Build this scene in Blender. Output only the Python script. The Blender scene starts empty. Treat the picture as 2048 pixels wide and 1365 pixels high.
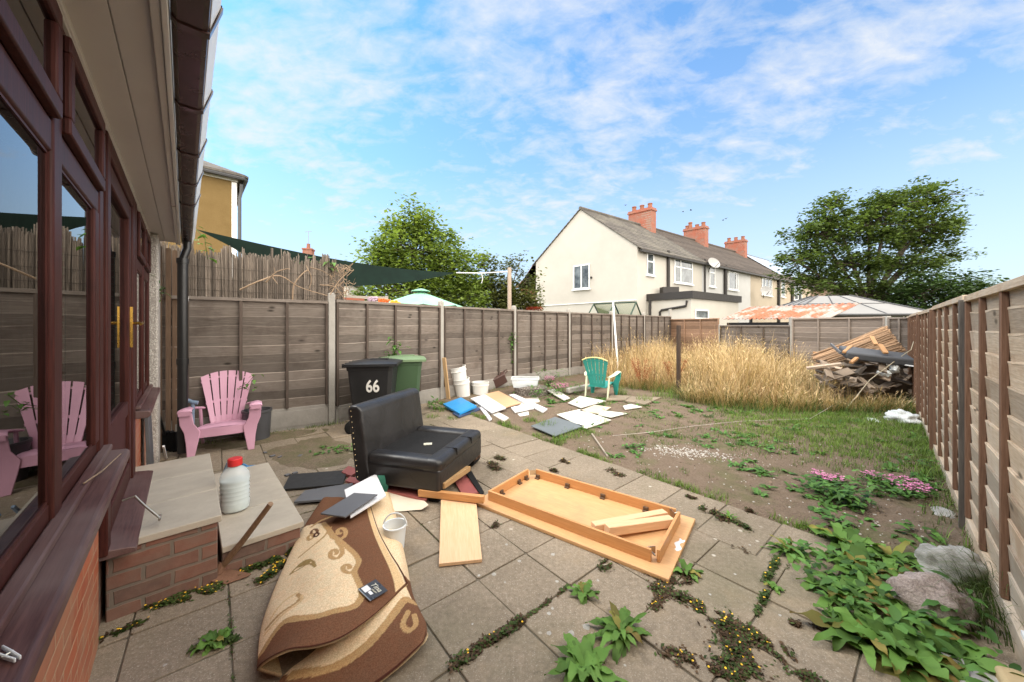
import bpy, bmesh, math, random
from mathutils import Vector, Matrix, Euler, noise
R = math.radians; PI = math.pi
rnd = random.Random(7)
sc = bpy.context.scene
COL = sc.collection
F, HC, HY = 715.0, 1.6, 652.0           # focal length in photo pixels, eye height, horizon row
def G(px, py, z=0.0):                    # a point at height z seen in that direction
    d = (HC - z) * F / (py - HY)
    return Vector(((px - 1024) / F * d, d, z))
def D(px, py, d):
    return Vector(((px - 1024) / F * d, d, HC - (py - HY) / F * d))
def hexc(h):
    c = [int(h[i:i+2], 16) / 255 for i in (0, 2, 4)]
    return tuple(x / 12.92 if x <= .04045 else ((x + .055) / 1.055) ** 2.4 for x in c)

# ---------------------------------------------------------------- mesh builder
class MB:
    def __init__(s): s.v = []; s.f = []; s.m = []; s.t = []; s.sm = []; s.mi = 0; s.tint = 1.0; s.smooth = True
    def add(s, vs, fs, mi=None, tint=None):
        n = len(s.v); t = s.tint if tint is None else tint
        for v in vs: s.v.append(tuple(v)); s.t.append(t)
        k = s.mi if mi is None else mi
        for f in fs: s.f.append([i + n for i in f]); s.m.append(k)
    def box(s, c, size, rot=None, mi=None, taper=1.0):
        hx, hy, hz = [x / 2 for x in size]; c = Vector(c)
        vs = []
        for z, k in ((-hz, 1), (hz, taper)):
            for x, y in ((-hx, -hy), (hx, -hy), (hx, hy), (-hx, hy)): vs.append(Vector((x * k, y * k, z)))
        if rot is not None:
            M = rot if isinstance(rot, Matrix) else Euler(rot).to_matrix()
            vs = [M @ v for v in vs]
        s.add([v + c for v in vs], [(3,2,1,0),(4,5,6,7),(0,1,5,4),(1,2,6,5),(2,3,7,6),(3,0,4,7)], mi)
    def bx(s, x0, x1, y0, y1, z0, z1, mi=None): s.box(((x0+x1)/2,(y0+y1)/2,(z0+z1)/2), (abs(x1-x0),abs(y1-y0),abs(z1-z0)), None, mi)
    def bar(s, a, b, w, h=None, up=(0,0,1), mi=None):    # square-section bar from a to b
        a = Vector(a); b = Vector(b); h = h or w; d = (b - a).normalized(); u = Vector(up)
        x = d.cross(u)
        if x.length < 1e-4: x = d.cross(Vector((0,1,0)))
        x.normalize(); y = x.cross(d)
        vs = []
        for p in (a, b):
            for i, j in ((-1,-1),(1,-1),(1,1),(-1,1)): vs.append(p + x*i*w/2 + y*j*h/2)
        s.add(vs, [(3,2,1,0),(4,5,6,7),(0,1,5,4),(1,2,6,5),(2,3,7,6),(3,0,4,7)], mi)
    def tube(s, pts, r, seg=8, cap=True, mi=None, tint=None):
        pts = [Vector(p) for p in pts]; n = len(pts)
        rs = r if isinstance(r, (list, tuple)) else [r] * n
        vs = []; fs = []; px = None
        for i, p in enumerate(pts):
            d = (pts[min(i+1,n-1)] - pts[max(i-1,0)])
            if d.length < 1e-9: d = Vector((0,0,1))
            d.normalize()
            if px is None:
                px = d.orthogonal().normalized()
            else:
                px = (px - d * px.dot(d))
                px = px.normalized() if px.length > 1e-6 else d.orthogonal().normalized()
            py = d.cross(px)
            for k in range(seg):
                a = 2*PI*k/seg; vs.append(p + (px*math.cos(a) + py*math.sin(a)) * rs[i])
        for i in range(n-1):
            for k in range(seg):
                k2 = (k+1) % seg; fs.append((i*seg+k, i*seg+k2, (i+1)*seg+k2, (i+1)*seg+k))
        if cap: fs.append(tuple(range(seg-1,-1,-1))); fs.append(tuple((n-1)*seg+k for k in range(seg)))
        s.add(vs, fs, mi, tint)
    def lathe(s, prof, seg=24, c=(0,0,0), mi=None, M=None):
        vs = []; fs = []; n = len(prof); c = Vector(c)
        for r, z in prof:
            for k in range(seg):
                a = 2*PI*k/seg; v = Vector((r*math.cos(a), r*math.sin(a), z)); vs.append((M @ v if M else v) + c)
        for i in range(n-1):
            for k in range(seg):
                k2 = (k+1)%seg; fs.append((i*seg+k, i*seg+k2, (i+1)*seg+k2, (i+1)*seg+k))
        s.add(vs, fs, mi)
    def prism(s, poly, ext, mi=None, bot=None):   # polygon of 3D points pushed along ext
        poly = [Vector(p) for p in poly]; e = Vector(ext); n = len(poly)
        s.add(poly + [p + e for p in poly], [tuple(range(n-1,-1,-1)), tuple(range(n,2*n))] + [(i,(i+1)%n,n+(i+1)%n,n+i) for i in range(n)], mi)
    def grid(s, fn, nu, nv, th=0.0, mi=None):     # sheet fn(u,v)->Vector, with thickness
        P = [[Vector(fn(i/nu, j/nv)) for j in range(nv+1)] for i in range(nu+1)]
        idx = lambda i, j: i*(nv+1)+j
        vs = [P[i][j] for i in range(nu+1) for j in range(nv+1)]
        fs = [(idx(i,j), idx(i+1,j), idx(i+1,j+1), idx(i,j+1)) for i in range(nu) for j in range(nv)]
        if th:
            N = (nu+1)*(nv+1); b = []
            for i in range(nu+1):
                for j in range(nv+1):
                    du = P[min(i+1,nu)][j]-P[max(i-1,0)][j]; dv = P[i][min(j+1,nv)]-P[i][max(j-1,0)]
                    nn = du.cross(dv); nn = nn.normalized() if nn.length > 1e-9 else Vector((0,0,1)); b.append(P[i][j]-nn*th)
            vs += b; fs += [tuple(x+N for x in reversed(f)) for f in fs[:nu*nv]]
            for i in range(nu): fs += [(idx(i+1,0),idx(i,0),idx(i,0)+N,idx(i+1,0)+N), (idx(i,nv),idx(i+1,nv),idx(i+1,nv)+N,idx(i,nv)+N)]
            for j in range(nv): fs += [(idx(0,j),idx(0,j+1),idx(0,j+1)+N,idx(0,j)+N), (idx(nu,j+1),idx(nu,j),idx(nu,j)+N,idx(nu,j+1)+N)]
        s.add(vs, fs, mi)
    def blob(s, c, r, sub=2, rough=.15, seed=0, mi=None, freq=2.0):
        bm = bmesh.new(); bmesh.ops.create_icosphere(bm, subdivisions=sub, radius=1)
        vs = []
        for v in bm.verts:
            p = v.co.copy(); k = 1 + rough*noise.noise(p*freq+Vector((seed*7.3,seed*1.7,seed))) + rough*.5*noise.noise(p*freq*2.7+Vector((seed*3,0,0)))
            vs.append(Vector((p.x*r[0]*k, p.y*r[1]*k, p.z*r[2]*k))+Vector(c))
        s.add(vs, [[v.index for v in f.verts] for f in bm.faces], mi); bm.free()
    def build(s, name, mat, parent=None, loc=(0,0,0), rot=0, bevel=0, seg=2, angle=35, flat=False):
        me = bpy.data.meshes.new(name); me.from_pydata(s.v, [], s.f)
        mats = mat if isinstance(mat, (list, tuple)) else [mat]
        for m in mats: me.materials.append(m)
        if len(mats) > 1: me.polygons.foreach_set('material_index', s.m)
        a = me.attributes.new('tint', 'FLOAT', 'POINT'); a.data.foreach_set('value', s.t)
        if not flat:
            me.polygons.foreach_set('use_smooth', [True]*len(s.f))
            try: me.set_sharp_from_angle(angle=R(angle))
            except Exception: pass
        me.update()
        o = bpy.data.objects.new(name, me); COL.objects.link(o)
        if parent: o.parent = parent
        o.location = loc; o.rotation_euler = (0,0,rot) if not isinstance(rot, (tuple, list, Euler)) else rot
        if bevel:
            b = o.modifiers.new('bevel', 'BEVEL'); b.width = bevel; b.segments = seg; b.limit_method = 'ANGLE'; b.angle_limit = R(40); b.use_clamp_overlap = True
        return o
def tag(o, label=None, cat=None, group=None, kind=None):
    if label: o['label'] = label
    if cat: o['category'] = cat
    if group: o['group'] = group
    if kind: o['kind'] = kind
    return o
def empty(name, loc, rot=0, label=None, cat=None, group=None):
    o = bpy.data.objects.new(name, None); COL.objects.link(o); o.empty_display_size = .1
    o.location = loc; o.rotation_euler = (0,0,rot) if not isinstance(rot, (tuple, list, Euler)) else rot
    return tag(o, label, cat, group)
def kids(o): return [c for c in bpy.data.objects if c.parent == o]
def copy_tree(o, parent=None):
    c = o.copy(); COL.objects.link(c)
    if parent is not None: c.parent = parent
    for ch in list(o.children): copy_tree(ch, c)
    return c

# ---------------------------------------------------------------- materials
class NT:
    def __init__(s, name):
        s.mat = bpy.data.materials.new(name); s.mat.use_nodes = True; s.t = s.mat.node_tree; s.n = s.t.nodes; s.b = s.n['Principled BSDF']
        s.out = s.n['Material Output']
        tc = s.n.new('ShaderNodeTexCoord'); s.obj = tc.outputs['Object']
    def link(s, a, b): s.t.links.new(a, b)
    def node(s, typ, **k):
        n = s.n.new(typ)
        for a, v in k.items(): setattr(n, a, v)
        return n
    def mapv(s, scale=(1,1,1), rot=(0,0,0), loc=(0,0,0), src=None):
        m = s.node('ShaderNodeMapping'); m.inputs['Scale'].default_value = scale; m.inputs['Rotation'].default_value = rot; m.inputs['Location'].default_value = loc
        s.link(src or s.obj, m.inputs['Vector']); return m.outputs['Vector']
    def noise(s, scale, detail=5, rough=.6, vec=None, dist=0):
        n = s.node('ShaderNodeTexNoise'); n.inputs['Scale'].default_value = scale; n.inputs['Detail'].default_value = detail
        n.inputs['Roughness'].default_value = rough; n.inputs['Distortion'].default_value = dist
        s.link(vec or s.obj, n.inputs['Vector']); return n.outputs['Fac']
    def vor(s, scale, vec=None, feature='F1'):
        n = s.node('ShaderNodeTexVoronoi'); n.feature = feature; n.inputs['Scale'].default_value = scale; s.link(vec or s.obj, n.inputs['Vector']); return n.outputs['Distance']
    def ramp(s, fac, stops, interp='LINEAR'):
        r = s.node('ShaderNodeValToRGB'); r.color_ramp.interpolation = interp; e = r.color_ramp.elements
        while len(e) < len(stops): e.new(.5)
        for i, (p, c) in enumerate(stops):
            e[i].position = p; e[i].color = (*c, 1) if not isinstance(c, (int, float)) else (c, c, c, 1)
        s.link(fac, r.inputs['Fac']); return r.outputs['Color']
    def mix(s, fac, a, b, blend='MIX'):
        m = s.node('ShaderNodeMix', data_type='RGBA', blend_type=blend)
        for k, sock, v in ((0, m.inputs[0], fac), (6, m.inputs[6], a), (7, m.inputs[7], b)):
            if isinstance(v, (int, float)): sock.default_value = v if k == 0 else (v, v, v, 1)
            elif isinstance(v, tuple): sock.default_value = (*v, 1) if len(v) == 3 else v
            else: s.link(v, sock)
        return m.outputs[2]
    def math(s, op, a, b=0.0):
        m = s.node('ShaderNodeMath', operation=op)
        for i, v in enumerate((a, b)):
            if isinstance(v, (int, float)): m.inputs[i].default_value = v
            else: s.link(v, m.inputs[i])
        return m.outputs[0]
    def attr(s, name='tint', out='Fac'):
        a = s.node('ShaderNodeAttribute'); a.attribute_name = name; return a.outputs[out]
    def bump(s, h, strength=.3, dist=.01):
        b = s.node('ShaderNodeBump'); b.inputs['Strength'].default_value = strength; b.inputs['Distance'].default_value = dist
        s.link(h, b.inputs['Height']); s.link(b.outputs['Normal'], s.b.inputs['Normal'])
    def fin(s, color, rough=.7, spec=.5, metal=0, tint=False):
        if tint: color = s.mix(1.0, color, s.attr(), 'MULTIPLY')
        if isinstance(color, tuple): s.b.inputs['Base Color'].default_value = (*color, 1)
        else: s.link(color, s.b.inputs['Base Color'])
        if isinstance(rough, (int, float)): s.b.inputs['Roughness'].default_value = rough
        else: s.link(rough, s.b.inputs['Roughness'])
        s.b.inputs['Specular IOR Level'].default_value = spec; s.b.inputs['Metallic'].default_value = metal
        return s.mat
def plain(name, c, rough=.5, spec=.5, metal=0, var=.25, scale=9, bump=.0, stretch=(1,1,1), tint=True, bscale=None):
    n = NT(name); v = n.mapv(stretch); f = n.noise(scale, 6, .65, v)
    f2 = n.noise(scale*.23, 3, .5, v)
    a = tuple(x*(1-var) for x in c); b = tuple(min(1, x*(1+var*.8)) for x in c)
    col = n.mix(.5, n.ramp(f, [(.3, a), (.7, b)]), n.ramp(f2, [(.3, a), (.7, b)]))
    if bump: n.bump(n.noise(bscale or scale*4, 4, .6, v), bump, .01)
    rr = n.ramp(f, [(.3, max(0, rough-.08)), (.7, min(1, rough+.1))])
    return n.fin(col, rr, spec, metal, tint)
def woodm(name, c0, c1, axis=0, rough=.6, fine=60, knots=False, kflat=2, bump=.25, spec=.4, grey=None, c2=None):
    st = [12, 12, 12]; st[axis] = .7
    n = NT(name); v = n.mapv(tuple(st)); f = n.noise(2.2, 7, .62, v, .6)
    v2 = n.mapv(tuple(x*5 for x in st)); g = n.noise(2.0, 3, .6, v2)
    col = n.mix(.7, n.ramp(f, [(.32, c0), (.68, c1)]), n.ramp(g, [(.3, c0), (.7, c1)]))
    blot = n.noise(1.3, 4, .6)
    if grey: col = n.mix(n.ramp(blot, [(.42, 0.0), (.62, .75)]), col, grey)
    if c2: col = n.mix(n.ramp(n.noise(2.6, 5, .65, n.mapv((1,1,1), loc=(3,5,1))), [(.5, 0.0), (.68, .6)]), col, c2)
    if knots:
        ks = [3.2, 3.2, 3.2]; ks[axis] = 1.3; ks[kflat] = .01
        k = n.vor(1.7, n.mapv(tuple(ks)))
        col = n.mix(n.ramp(k, [(.05, .9), (.13, 0.0)]), col, tuple(x*.35 for x in c0))
    n.bump(g, bump, .004)
    return n.fin(col, rough, spec, 0, True)
def brickm(name, cols, mortar, bw=.225, bh=.075, ms=.010, rough=.75, paint=False, spec=.4):
    n = NT(name); wob = n.node('ShaderNodeVectorMath', operation='MULTIPLY_ADD'); nz = n.node('ShaderNodeTexNoise'); nz.inputs['Scale'].default_value = 7; n.link(n.obj, nz.inputs['Vector']); n.link(nz.outputs['Color'], wob.inputs[0]); wob.inputs[1].default_value = (.02,.02,.02); n.link(n.obj, wob.inputs[2])
    sx = n.node('ShaderNodeSeparateXYZ'); n.link(wob.outputs[0], sx.inputs[0])
    cx = n.node('ShaderNodeCombineXYZ'); n.link(n.math('ADD', sx.outputs[0], sx.outputs[1]), cx.inputs[0]); n.link(sx.outputs[2], cx.inputs[1])
    b = n.node('ShaderNodeTexBrick'); n.link(cx.outputs[0], b.inputs['Vector'])
    b.inputs['Scale'].default_value = 1; b.inputs['Brick Width'].default_value = bw; b.inputs['Row Height'].default_value = bh
    b.inputs['Mortar Size'].default_value = ms; b.inputs['Mortar Smooth'].default_value = .3; b.inputs['Bias'].default_value = 0
    b.inputs['Color1'].default_value = (*cols[0], 1); b.inputs['Color2'].default_value = (*cols[1], 1); b.inputs['Mortar'].default_value = (*mortar, 1)
    f = n.noise(14, 6, .65); f2 = n.noise(2.5, 4, .6)
    col = n.mix(n.ramp(f, [(.35, 0.0), (.7, .55)]), b.outputs['Color'], cols[2])
    col = n.mix(n.ramp(f2, [(.42, 0.0), (.70, .6)]), col, tuple(x*.8 for x in mortar))
    n.bump(n.math('ADD', n.math('MULTIPLY', b.outputs['Fac'], -.8), n.math('MULTIPLY', f, .35)), .6, .012)
    return n.fin(col, rough, spec)
def leafm(name, c0, c1, trans=.35, rough=.5, spec=.35):
    n = NT(name); f = n.noise(3, 3); t = n.attr()
    col = n.mix(n.ramp(f, [(.3, 0.0), (.7, 1.0)]), c0, c1)
    col = n.mix(1.0, col, t, 'MULTIPLY')
    n.fin(col, rough, spec)
    tr = n.node('ShaderNodeBsdfTranslucent'); n.link(n.mix(1.0, col, (1.0, 1.0, .5), 'MULTIPLY'), tr.inputs['Color'])
    ms = n.node('ShaderNodeMixShader'); ms.inputs[0].default_value = trans
    n.link(n.b.outputs[0], ms.inputs[1]); n.link(tr.outputs[0], ms.inputs[2]); n.link(ms.outputs[0], n.out.inputs['Surface'])
    return n.mat
def glassm(name, tintc=(.9,.95,.95), rough=.02, refl=1.5):
    n = NT(name)
    fr = n.node('ShaderNodeFresnel'); fr.inputs['IOR'].default_value = refl
    tr = n.node('ShaderNodeBsdfTransparent'); tr.inputs['Color'].default_value = (*tintc, 1)
    gl = n.node('ShaderNodeBsdfGlossy'); gl.inputs['Roughness'].default_value = rough
    w = n.noise(.9, 2, .5); b = n.node('ShaderNodeBump'); b.inputs['Strength'].default_value = .03; b.inputs['Distance'].default_value = .02
    n.link(w, b.inputs['Height']); n.link(b.outputs['Normal'], gl.inputs['Normal'])
    ms = n.node('ShaderNodeMixShader'); n.link(fr.outputs[0], ms.inputs[0]); n.link(tr.outputs[0], ms.inputs[1]); n.link(gl.outputs[0], ms.inputs[2])
    n.link(ms.outputs[0], n.out.inputs['Surface']); return n.mat

# ---------------------------------------------------------------- world, sun, camera
SUN_EL, SUN_AZ = R(50), R(285)       # azimuth clockwise from +Y
w = bpy.data.worlds.new('World'); sc.world = w; w.use_nodes = True
wt = w.node_tree; wn = wt.nodes; wl = wt.links
bg = wn['Background']
sky = wn.new('ShaderNodeTexSky'); sky.sky_type = 'NISHITA'; sky.sun_disc = False; sky.sun_elevation = SUN_EL; sky.sun_rotation = SUN_AZ
sky.air_density = 1.0; sky.dust_density = .6; sky.ozone_density = 2.5
tc = wn.new('ShaderNodeTexCoord'); sep = wn.new('ShaderNodeSeparateXYZ'); wl.new(tc.outputs['Generated'], sep.inputs[0])
def wm(op, a, b=0.0, c=None):
    m = wn.new('ShaderNodeMath'); m.operation = op
    for i, v in enumerate((a, b) if c is None else (a, b, c)):
        if isinstance(v, (int, float)): m.inputs[i].default_value = v
        else: wl.new(v, m.inputs[i])
    return m.outputs[0]
def wramp(f, stops):
    r = wn.new('ShaderNodeValToRGB'); e = r.color_ramp.elements
    while len(e) < len(stops): e.new(.5)
    for i, (p, c) in enumerate(stops): e[i].position = p; e[i].color = (c, c, c, 1)
    wl.new(f, r.inputs[0]); return r.outputs[0]
def wmix(f, a, b, blend='MIX'):
    m = wn.new('ShaderNodeMix'); m.data_type = 'RGBA'; m.blend_type = blend
    for sck, v in ((m.inputs[0], f), (m.inputs[6], a), (m.inputs[7], b)):
        if isinstance(v, (int, float)): sck.default_value = v
        elif isinstance(v, tuple): sck.default_value = (*v, 1)
        else: wl.new(v, sck)
    return m.outputs[2]
zc = wm('MAXIMUM', sep.outputs[2], 0.0); den = wm('ADD', zc, .32)
cx = wn.new('ShaderNodeCombineXYZ'); wl.new(wm('DIVIDE', sep.outputs[0], den), cx.inputs[0]); wl.new(wm('DIVIDE', sep.outputs[1], den), cx.inputs[1])
def wnoise(scale, detail, rough, mscale=(1,1,1), rot=0, dist=0, loc=(0,0,0)):
    mp = wn.new('ShaderNodeMapping'); mp.inputs['Scale'].default_value = mscale; mp.inputs['Rotation'].default_value = (0,0,rot); mp.inputs['Location'].default_value = loc
    wl.new(cx.outputs[0], mp.inputs[0]); n = wn.new('ShaderNodeTexNoise'); n.inputs['Scale'].default_value = scale; n.inputs['Detail'].default_value = detail
    n.inputs['Roughness'].default_value = rough; n.inputs['Distortion'].default_value = dist; wl.new(mp.outputs[0], n.inputs['Vector']); return n.outputs['Fac']
big = wnoise(2.3, 4, .55, dist=.3, loc=(1.3,.4,0))
wisp = wnoise(6.5, 7, .62, (1.0, 1.7, 1), R(40), .5)
fleck = wnoise(15, 5, .6, (1.0, 1.5, 1), R(50), .3)
cl = wm('ADD', wm('ADD', wm('MULTIPLY', big, .60), wm('MULTIPLY', wisp, .65)), wm('MULTIPLY', fleck, .36))
cl = wramp(cl, [(.60, 0.0), (.80, .42), (1.0, .85)])
low = wramp(sep.outputs[2], [(.0, .90), (.16, .68), (.40, .28), (.7, .08)])             # paler towards the horizon
# thick cloud behind and beside the viewer, brightness raised as fill light
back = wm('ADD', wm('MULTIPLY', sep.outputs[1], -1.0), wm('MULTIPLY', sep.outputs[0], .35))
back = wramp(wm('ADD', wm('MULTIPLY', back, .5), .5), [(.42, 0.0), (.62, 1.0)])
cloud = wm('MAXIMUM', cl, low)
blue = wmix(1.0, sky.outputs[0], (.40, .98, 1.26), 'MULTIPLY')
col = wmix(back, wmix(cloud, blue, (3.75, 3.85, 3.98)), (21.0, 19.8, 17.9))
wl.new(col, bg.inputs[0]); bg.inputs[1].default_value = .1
sun = bpy.data.lights.new('sun', 'SUN'); sun.energy = 1.35; sun.angle = R(28); sun.color = (1, .94, .85)
so = bpy.data.objects.new('sun', sun); COL.objects.link(so)
sd = Vector((math.sin(SUN_AZ)*math.cos(SUN_EL), math.cos(SUN_AZ)*math.cos(SUN_EL), math.sin(SUN_EL)))
so.rotation_euler = sd.to_track_quat('Z', 'Y').to_euler()
cam = bpy.data.cameras.new('camera'); cam.sensor_width = 36; cam.lens = F/2048*36; cam.shift_y = -(682.5-HY)/2048; cam.clip_end = 500; cam.clip_start = .02
co = bpy.data.objects.new('camera', cam); COL.objects.link(co); co.location = (0,0,HC); co.rotation_euler = (R(90),0,0); sc.camera = co
sc.view_settings.view_transform = 'Standard'; sc.view_settings.look = 'None'; sc.view_settings.exposure = 1.3; sc.view_settings.gamma = 1

# ---------------------------------------------------------------- shared materials
M = {}
M['rosewood'] = woodm('rosewood_frame', (.030,.0095,.008), (.078,.022,.017), 2, .5, bump=.08, spec=.15)
M['rosewood_sill'] = woodm('rosewood_sill', (.050,.020,.018), (.125,.058,.050), 0, .5, bump=.15, spec=.3, grey=(.16,.11,.10))
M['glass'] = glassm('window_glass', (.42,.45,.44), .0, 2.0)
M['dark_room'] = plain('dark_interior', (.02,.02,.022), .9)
M['soffit'] = plain('soffit_plastic', (.60,.57,.54), .5, var=.08, scale=4)
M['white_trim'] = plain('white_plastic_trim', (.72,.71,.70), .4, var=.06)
M['gutter'] = plain('brown_gutter', (.045,.020,.017), .22, .6, var=.2)
M['black_pipe'] = plain('black_plastic_pipe', (.012,.011,.011), .35, var=.2)
M['orange_brick'] = brickm('painted_orange_brick', [(.50,.125,.055), (.38,.085,.04), (.52,.19,.09)], (.50,.33,.20), ms=.006, rough=.45)
M['step_brick'] = brickm('old_step_brick', [(.24,.095,.062), (.13,.062,.048), (.27,.16,.115)], (.17,.145,.115), bw=.24, bh=.088)
M['pebbledash'] = None
n = NT('pebbledash'); v_ = n.vor(70); f = n.noise(6, 4)
M['pebbledash'] = n.fin(n.mix(n.ramp(f, [(.3,0.0),(.7,1.0)]), n.ramp(v_, [(.1,(.55,.50,.44)),(.5,(.30,.27,.24))]), n.ramp(v_, [(.1,(.70,.66,.6)),(.5,(.4,.36,.32))])), .9); n.bump(v_, .8, .01)
M['fence_grey'] = woodm('weathered_grey_fence', (.10,.081,.068), (.235,.196,.166), 0, .85, bump=.5, spec=.2, grey=(.19,.163,.142), c2=(.10,.078,.066), knots=True, kflat=1)
M['fence_batten'] = woodm('dark_fence_batten', (.050,.037,.030), (.115,.088,.072), 2, .85, bump=.4, spec=.2)
M['fence_tan'] = woodm('sun_bleached_fence', (.31,.228,.15), (.53,.42,.305), 0, .85, bump=.5, spec=.2, grey=(.45,.385,.31), c2=(.29,.18,.11), knots=True, kflat=1)
M['fence_tan_batten'] = woodm('brown_fence_batten', (.105,.055,.033), (.20,.115,.075), 2, .8, bump=.4, spec=.2)
M['concrete_post'] = plain('concrete_post', (.33,.31,.28), .9, .3, var=.2, scale=12, bump=.4)
M['gravel_board'] = plain('concrete_gravel_board', (.27,.25,.225), .9, .3, var=.25, scale=6, bump=.4)
M['tan_post'] = woodm('dark_post_timber', (.05,.042,.036), (.11,.095,.08), 2, .7)
# ---------------------------------------------------------------- directions
H = Vector((-.675,.738,0)); Nn = Vector((.738,.675,0))
HA = math.atan2(.738,-.675)
def W(s, n, z=0): return H*s + Nn*n + Vector((0,0,z))
LP = [Vector(p) for p in ((-2.95,5.84,0),(-1.54,7.73,0),(.05,9.53,0),(1.79,11.33,0),(3.6,12.98,0),(5.37,14.6,0),(7.17,16.2,0))]
L0 = LP[0] - Vector((.82,.57,0))*2.36
RF0 = Vector((2.53,1.78,0)); RD = Vector((.718,.696,0)).normalized()
BF = [Vector((7.17,16.2,0)), Vector((8.05,13.84,0)), Vector((8.95,11.44,0)), Vector((9.75,9.3,0)), Vector((9.93,8.83,0))]
SH = Vector((-.64,.77,0)).normalized(); SN = Vector((.77,.64,0)).normalized()
EDGE = 3.53
def in_garden(p, m=0.0):
    if p.dot(Nn) < -.32 + m: return False
    for a, b in zip([L0]+LP[:-1], LP):
        d = (b-a).normalized(); nrm = Vector((d.y,-d.x,0))
        t = (p-a).dot(d)
        if -0.2 <= t <= (b-a).length+.2 and (p-a).dot(nrm) < m: return False
    rn = Vector((-RD.y, RD.x, 0))
    if (p-RF0).dot(rn) < m: return False
    d = (BF[-1]-BF[0]).normalized(); nb = Vector((d.y,-d.x,0))
    if (p-BF[0]).dot(nb) < m and (p - BF[0]).dot(d) > -.5: return False
    return True

# ---------------------------------------------------------------- ground, patio
n = NT('ground_far'); f = n.noise(.35, 6); g = n.noise(8, 5)
M['ground'] = n.fin(n.mix(n.ramp(f, [(.35,0.0),(.65,1.0)]), n.ramp(g, [(.3,(.05,.075,.025)),(.7,(.10,.12,.045))]), n.ramp(g, [(.3,(.13,.10,.07)),(.7,(.2,.16,.115))])), .95, .2)
b = MB(); b.grid(lambda u,v: Vector((-150+300*u, -150+300*v, -.06)), 8, 8)
tag(b.build('ground', M['ground'], flat=True), kind='structure')
n = NT('garden_soil')
f = n.noise(1.1, 6, .6); g = n.noise(9, 8, .7); h = n.noise(60, 4, .7); st_ = n.vor(38); pe = n.noise(2.3, 5, .6, n.mapv((1,1,1), loc=(4,2,0)))
soil = n.mix(.6, n.ramp(g, [(.3,(.105,.072,.048)),(.55,(.165,.118,.082)),(.75,(.24,.18,.13))]), n.ramp(h, [(.3,(.09,.062,.042)),(.7,(.25,.19,.14))]))
soil = n.mix(n.ramp(pe, [(.50,0.0),(.64,.55)]), soil, n.ramp(g, [(.3,(.075,.085,.03)),(.7,(.13,.13,.055))]))
soil = n.mix(n.ramp(st_, [(.04,.9),(.09,0.0)]), soil, (.44,.40,.36))
n.bump(n.math('ADD', n.math('MULTIPLY', h, .5), g), .9, .03)
M['soil'] = n.fin(soil, .95, .15)
def soil_z(x, y):
    p = Vector((x,y,0)); e = p.dot(SN) - EDGE
    z = .012 + .014*noise.noise(Vector((x*.8,y*.8,2))) + .009*noise.noise(Vector((x*3,y*3,5))) + .015*min(1,max(0,e))
    return z if e > .1 else -.02 + (z+.02)*max(0,(e+.02)/.12)
b = MB(); nu, nv = 150, 150
b.grid(lambda u,v: (lambda p: Vector((p.x,p.y,soil_z(p.x,p.y))))(SN*(EDGE-.02+ (9.5)*u) + SH*(-6+ 18*v)), nu, nv)
tag(b.build('garden_soil', M['soil'], angle=180), kind='structure')
# paving slabs on a sand bed
n = NT('concrete_slab')
f = n.noise(2.2, 7, .62); g = n.noise(38, 5, .75); h = n.noise(150, 2, .6); li = n.vor(5.5, n.mapv((1,1,1), loc=(2,3,0))); ln = n.noise(16, 3)
c = n.mix(.55, n.ramp(f, [(.28,(.145,.118,.090)),(.5,(.215,.178,.138)),(.74,(.29,.242,.19))]), n.ramp(g, [(.28,(.105,.086,.066)),(.52,(.215,.18,.142)),(.74,(.36,.305,.245))]))
c = n.mix(n.ramp(h, [(.58,0.0),(.70,.65)]), c, (.42,.39,.345))
c = n.mix(n.ramp(h, [(.26,.55),(.36,0.0)]), c, (.06,.052,.044))
gr = n.noise(1.0, 5, .65, n.mapv((1,1,1), loc=(7,1,0)))
c = n.mix(n.ramp(gr, [(.5,0.0),(.72,.45)]), c, (.105,.105,.06))
c = n.mix(n.ramp(n.noise(.8,5,.7,n.mapv((1,1,1),loc=(1,9,0))), [(.54,0.0),(.74,.5)]), c, (.30,.225,.14))
c = n.mix(n.math('MULTIPLY', n.ramp(n.math('ADD', li, n.math('MULTIPLY', ln, .10)), [(.10,1.0),(.15,0.0)]), n.ramp(n.noise(.9,3), [(.42,0.0),(.55,.75)])), c, (.52,.50,.46))
n.bump(n.math('ADD', g, n.math('MULTIPLY', h, .6)), .45, .006)
c = n.mix(1.0, c, (1.05,1.0,.92), 'MULTIPLY')
M['slab'] = n.fin(c, .9, .25, 0, True)
M['joint'] = plain('joint_earth', (.125,.105,.078), .98, .1, var=.4, scale=20, bump=.6)
rnd.seed(3)
b = MB(); PIT = .4035; o_n, o_s = 1.274, 1.866
b.mi = 1
P4 = [SN*(-2.6)+SH*-2.6, SN*EDGE+SH*-2.6, SN*EDGE+SH*9.2, SN*(-2.6)+SH*9.2]
b.add([Vector((p.x,p.y,-.004)) for p in P4], [(0,1,2,3)])
b.mi = 0
edges_n = [o_n+PIT*k for k in range(-8, 6)]; edges_n[-1] = EDGE
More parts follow.
